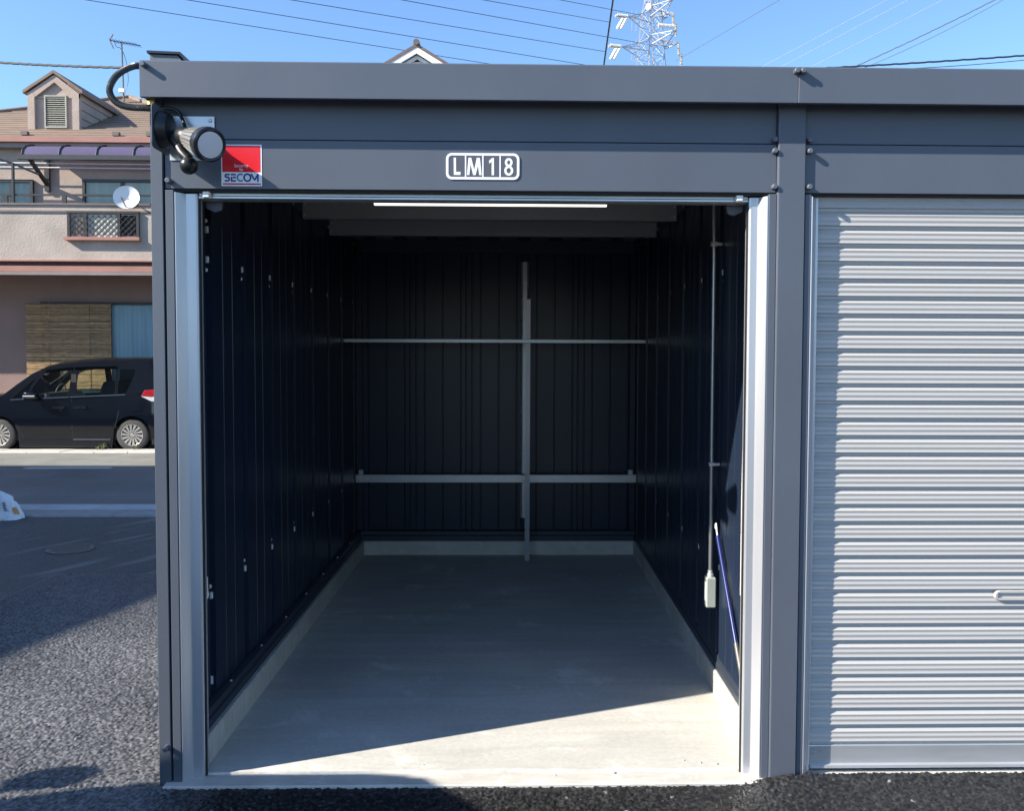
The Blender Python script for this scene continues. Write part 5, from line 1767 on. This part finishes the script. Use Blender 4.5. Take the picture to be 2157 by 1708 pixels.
for p, q, nm in (((1607, 139), (1866, 0), 'left'), ((1647, 139), (1911, 0), 'middle'), ((1711, 139), (1984, 0), 'right')):
    wire(at(*ext(p, q, -0.6), 40), at(*ext(p, q, 1.5), 34), 0.010, M['wirew'], 'pale wire slanting up to the right in the sky, %s of three parallel ones' % nm)
wire(at(*ext((1797, 136), (2085, 0), -0.4), 30), at(*ext((1797, 136), (2085, 0), 1.3), 27), 0.022, M['wire'], 'dark double strand wire rising steeply to the upper right', 0.12, twist=True)
wire(at(*ext((1797, 138), (2085, 3), -0.4), 30), at(*ext((1797, 136), (2085, 4), 1.3), 27), 0.012, M['wire'], 'thin companion strand hanging below the steep dark wire at upper right', 0.30)
wire(at(1640, 147, 26), at(2300, 105, 24), 0.030, M['black'], 'thick black twisted cable skimming the garage roof at the right', 0.05, twist=True)
wire(at(1700, 148, 26), at(2300, 109, 24), 0.012, M['black'], 'thin black cable hanging just below the thick cable at the right', 0.16)
wire(at(-60, 127, 30), at(330, 143, 27), 0.046, M['rubber'], 'thick black cable crossing the sky to the left corner of the roof beam', 0.05, twist=True)
wire(at(1268, 165, 40), at(1294, -20, 34), 0.045, M['black'], 'near vertical dark twisted cable just left of the pylon', 0.0, twist=True)

# ================================================================== SURROUNDINGS BESIDE THE CAMERA (they shade the lot)
M['nbwall'] = mat('neighbour_wall', (0.42, 0.40, 0.37), 0.85, var=0.08, vscale=1.5, bump=0.3, bscale=20)
NHT = 6.0
off = Vector((NHT / 0.67, NHT * 0.366 / 0.67))
e0 = Vector((-2.58, 1.518)) - off
e1 = Vector((-2.30, 2.915)) - off
dr_ = (e1 - e0).normalized()
s0 = e0 - dr_ * ((e0.y + 9.0) / dr_.y)
s1 = e0 + dr_ * ((RD1 - 0.25 - off.y - e0.y) / dr_.y)
nb = thing('neighbour_building', 'plain grey two storey building standing out of view to the left of the lot', 'building', (s0.x - 4, 0, 0))
MB().prism([(s0.x - 0.3, s0.y), (s1.x - 0.3, s1.y - 0.3), (-24, s1.y - 0.3), (-24, s0.y)], -0.4, NHT - 0.2, 'z').build('wall', M['nbwall'], nb)
MB().prism([(s0.x, s0.y - 0.3), (s1.x, s1.y), (-24.3, s1.y), (-24.3, s0.y - 0.3)], NHT - 0.2, NHT, 'z').build('roof', M['slate'], nb)
for k in range(4):
    c = s0.lerp(s1, 0.15 + 0.23 * k)
    for z in (0.9, 3.7):
        MB().box(c.x - 0.35, c.x - 0.22, c.y - 0.8, c.y + 0.8, z, z + 1.3).build('window', M['bronze'], nb)

# small hatchback parked beside the camera
tk = thing('parked_hatchback', 'small white hatchback parked out of view beside the camera', 'car', (-2.8, -1.5, 0))
M['tkpaint'] = mat('hatchback_paint', (0.70, 0.70, 0.69), 0.3, var=0.03, coat=0.6)
ty1, ty0 = -0.88, -2.36
MB().prism([(-4.85, 0.30), (-1.58, 0.30), (-1.55, 0.62), (-1.58, 0.98), (-4.15, 0.98), (-4.80, 0.80), (-4.90, 0.55)], ty0 - 0.04, ty1 + 0.04, 'y').build('body', M['tkpaint'], tk, bevel=0.05, segs=2)
MB().prism([(-4.20, 0.97), (-1.60, 0.97), (-1.72, 1.22), (-2.72, 1.72), (-2.92, 1.755), (-3.50, 1.76), (-3.72, 1.68)], ty0, ty1, 'y').build('cabin', M['tkpaint'], tk, bevel=0.04, segs=2)
MB().prism([(-3.95, 1.02), (-2.95, 1.02), (-2.95, 1.60), (-3.58, 1.60)], ty1 + 0.001, ty1 + 0.008, 'y').build('side_window', M['cardark'], tk)
MB().prism([(-2.88, 1.02), (-1.98, 1.02), (-2.50, 1.48), (-2.88, 1.60)], ty1 + 0.001, ty1 + 0.008, 'y').build('side_window', M['cardark'], tk)
MB().add([(-1.785, ty0 + 0.12, 1.27), (-1.785, ty1 - 0.12, 1.27), (-2.60, ty1 - 0.16, 1.678), (-2.60, ty0 + 0.16, 1.678)], [(0, 1, 2, 3)]).build('rear_window', M['cardark'], tk).location += Vector((0.012, 0, 0.022))
for y in (ty0 - 0.02, ty1 - 0.14):
    MB().box(-1.60, -1.545, y, y + 0.16, 0.74, 0.93).build('tail_light', M['tail_red'], tk, bevel=0.01)
MB().box(-1.62, -1.50, ty0, ty1, 0.36, 0.52).build('rear_bumper', M['tkpaint'], tk, bevel=0.03)
for x in (-4.15, -2.15):
    for y in (ty0 - 0.05, ty1 - 0.10):
        MB().lathe([(0, 0.20), (0.0, 0.27), (0.02, 0.29), (0.13, 0.29), (0.15, 0.27), (0.15, 0.20)], (x, y, 0.292), (0, 1, 0), 24).build('wheel', M['tyre'], tk)
MB().tube([(-3.75, ty1, 1.18), (-3.62, ty1 + 0.12, 1.26), (-3.58, ty1 + 0.20, 1.30)], 0.016, 6).build('mirror_arm', M['black'], tk)
MB().lathe([(-0.05, 0.05), (0, 0.09), (0.06, 0.085)], (-3.56, ty1 + 0.22, 1.31), (1, 0.1, 0), 16).build('wing_mirror', M['black'], tk)
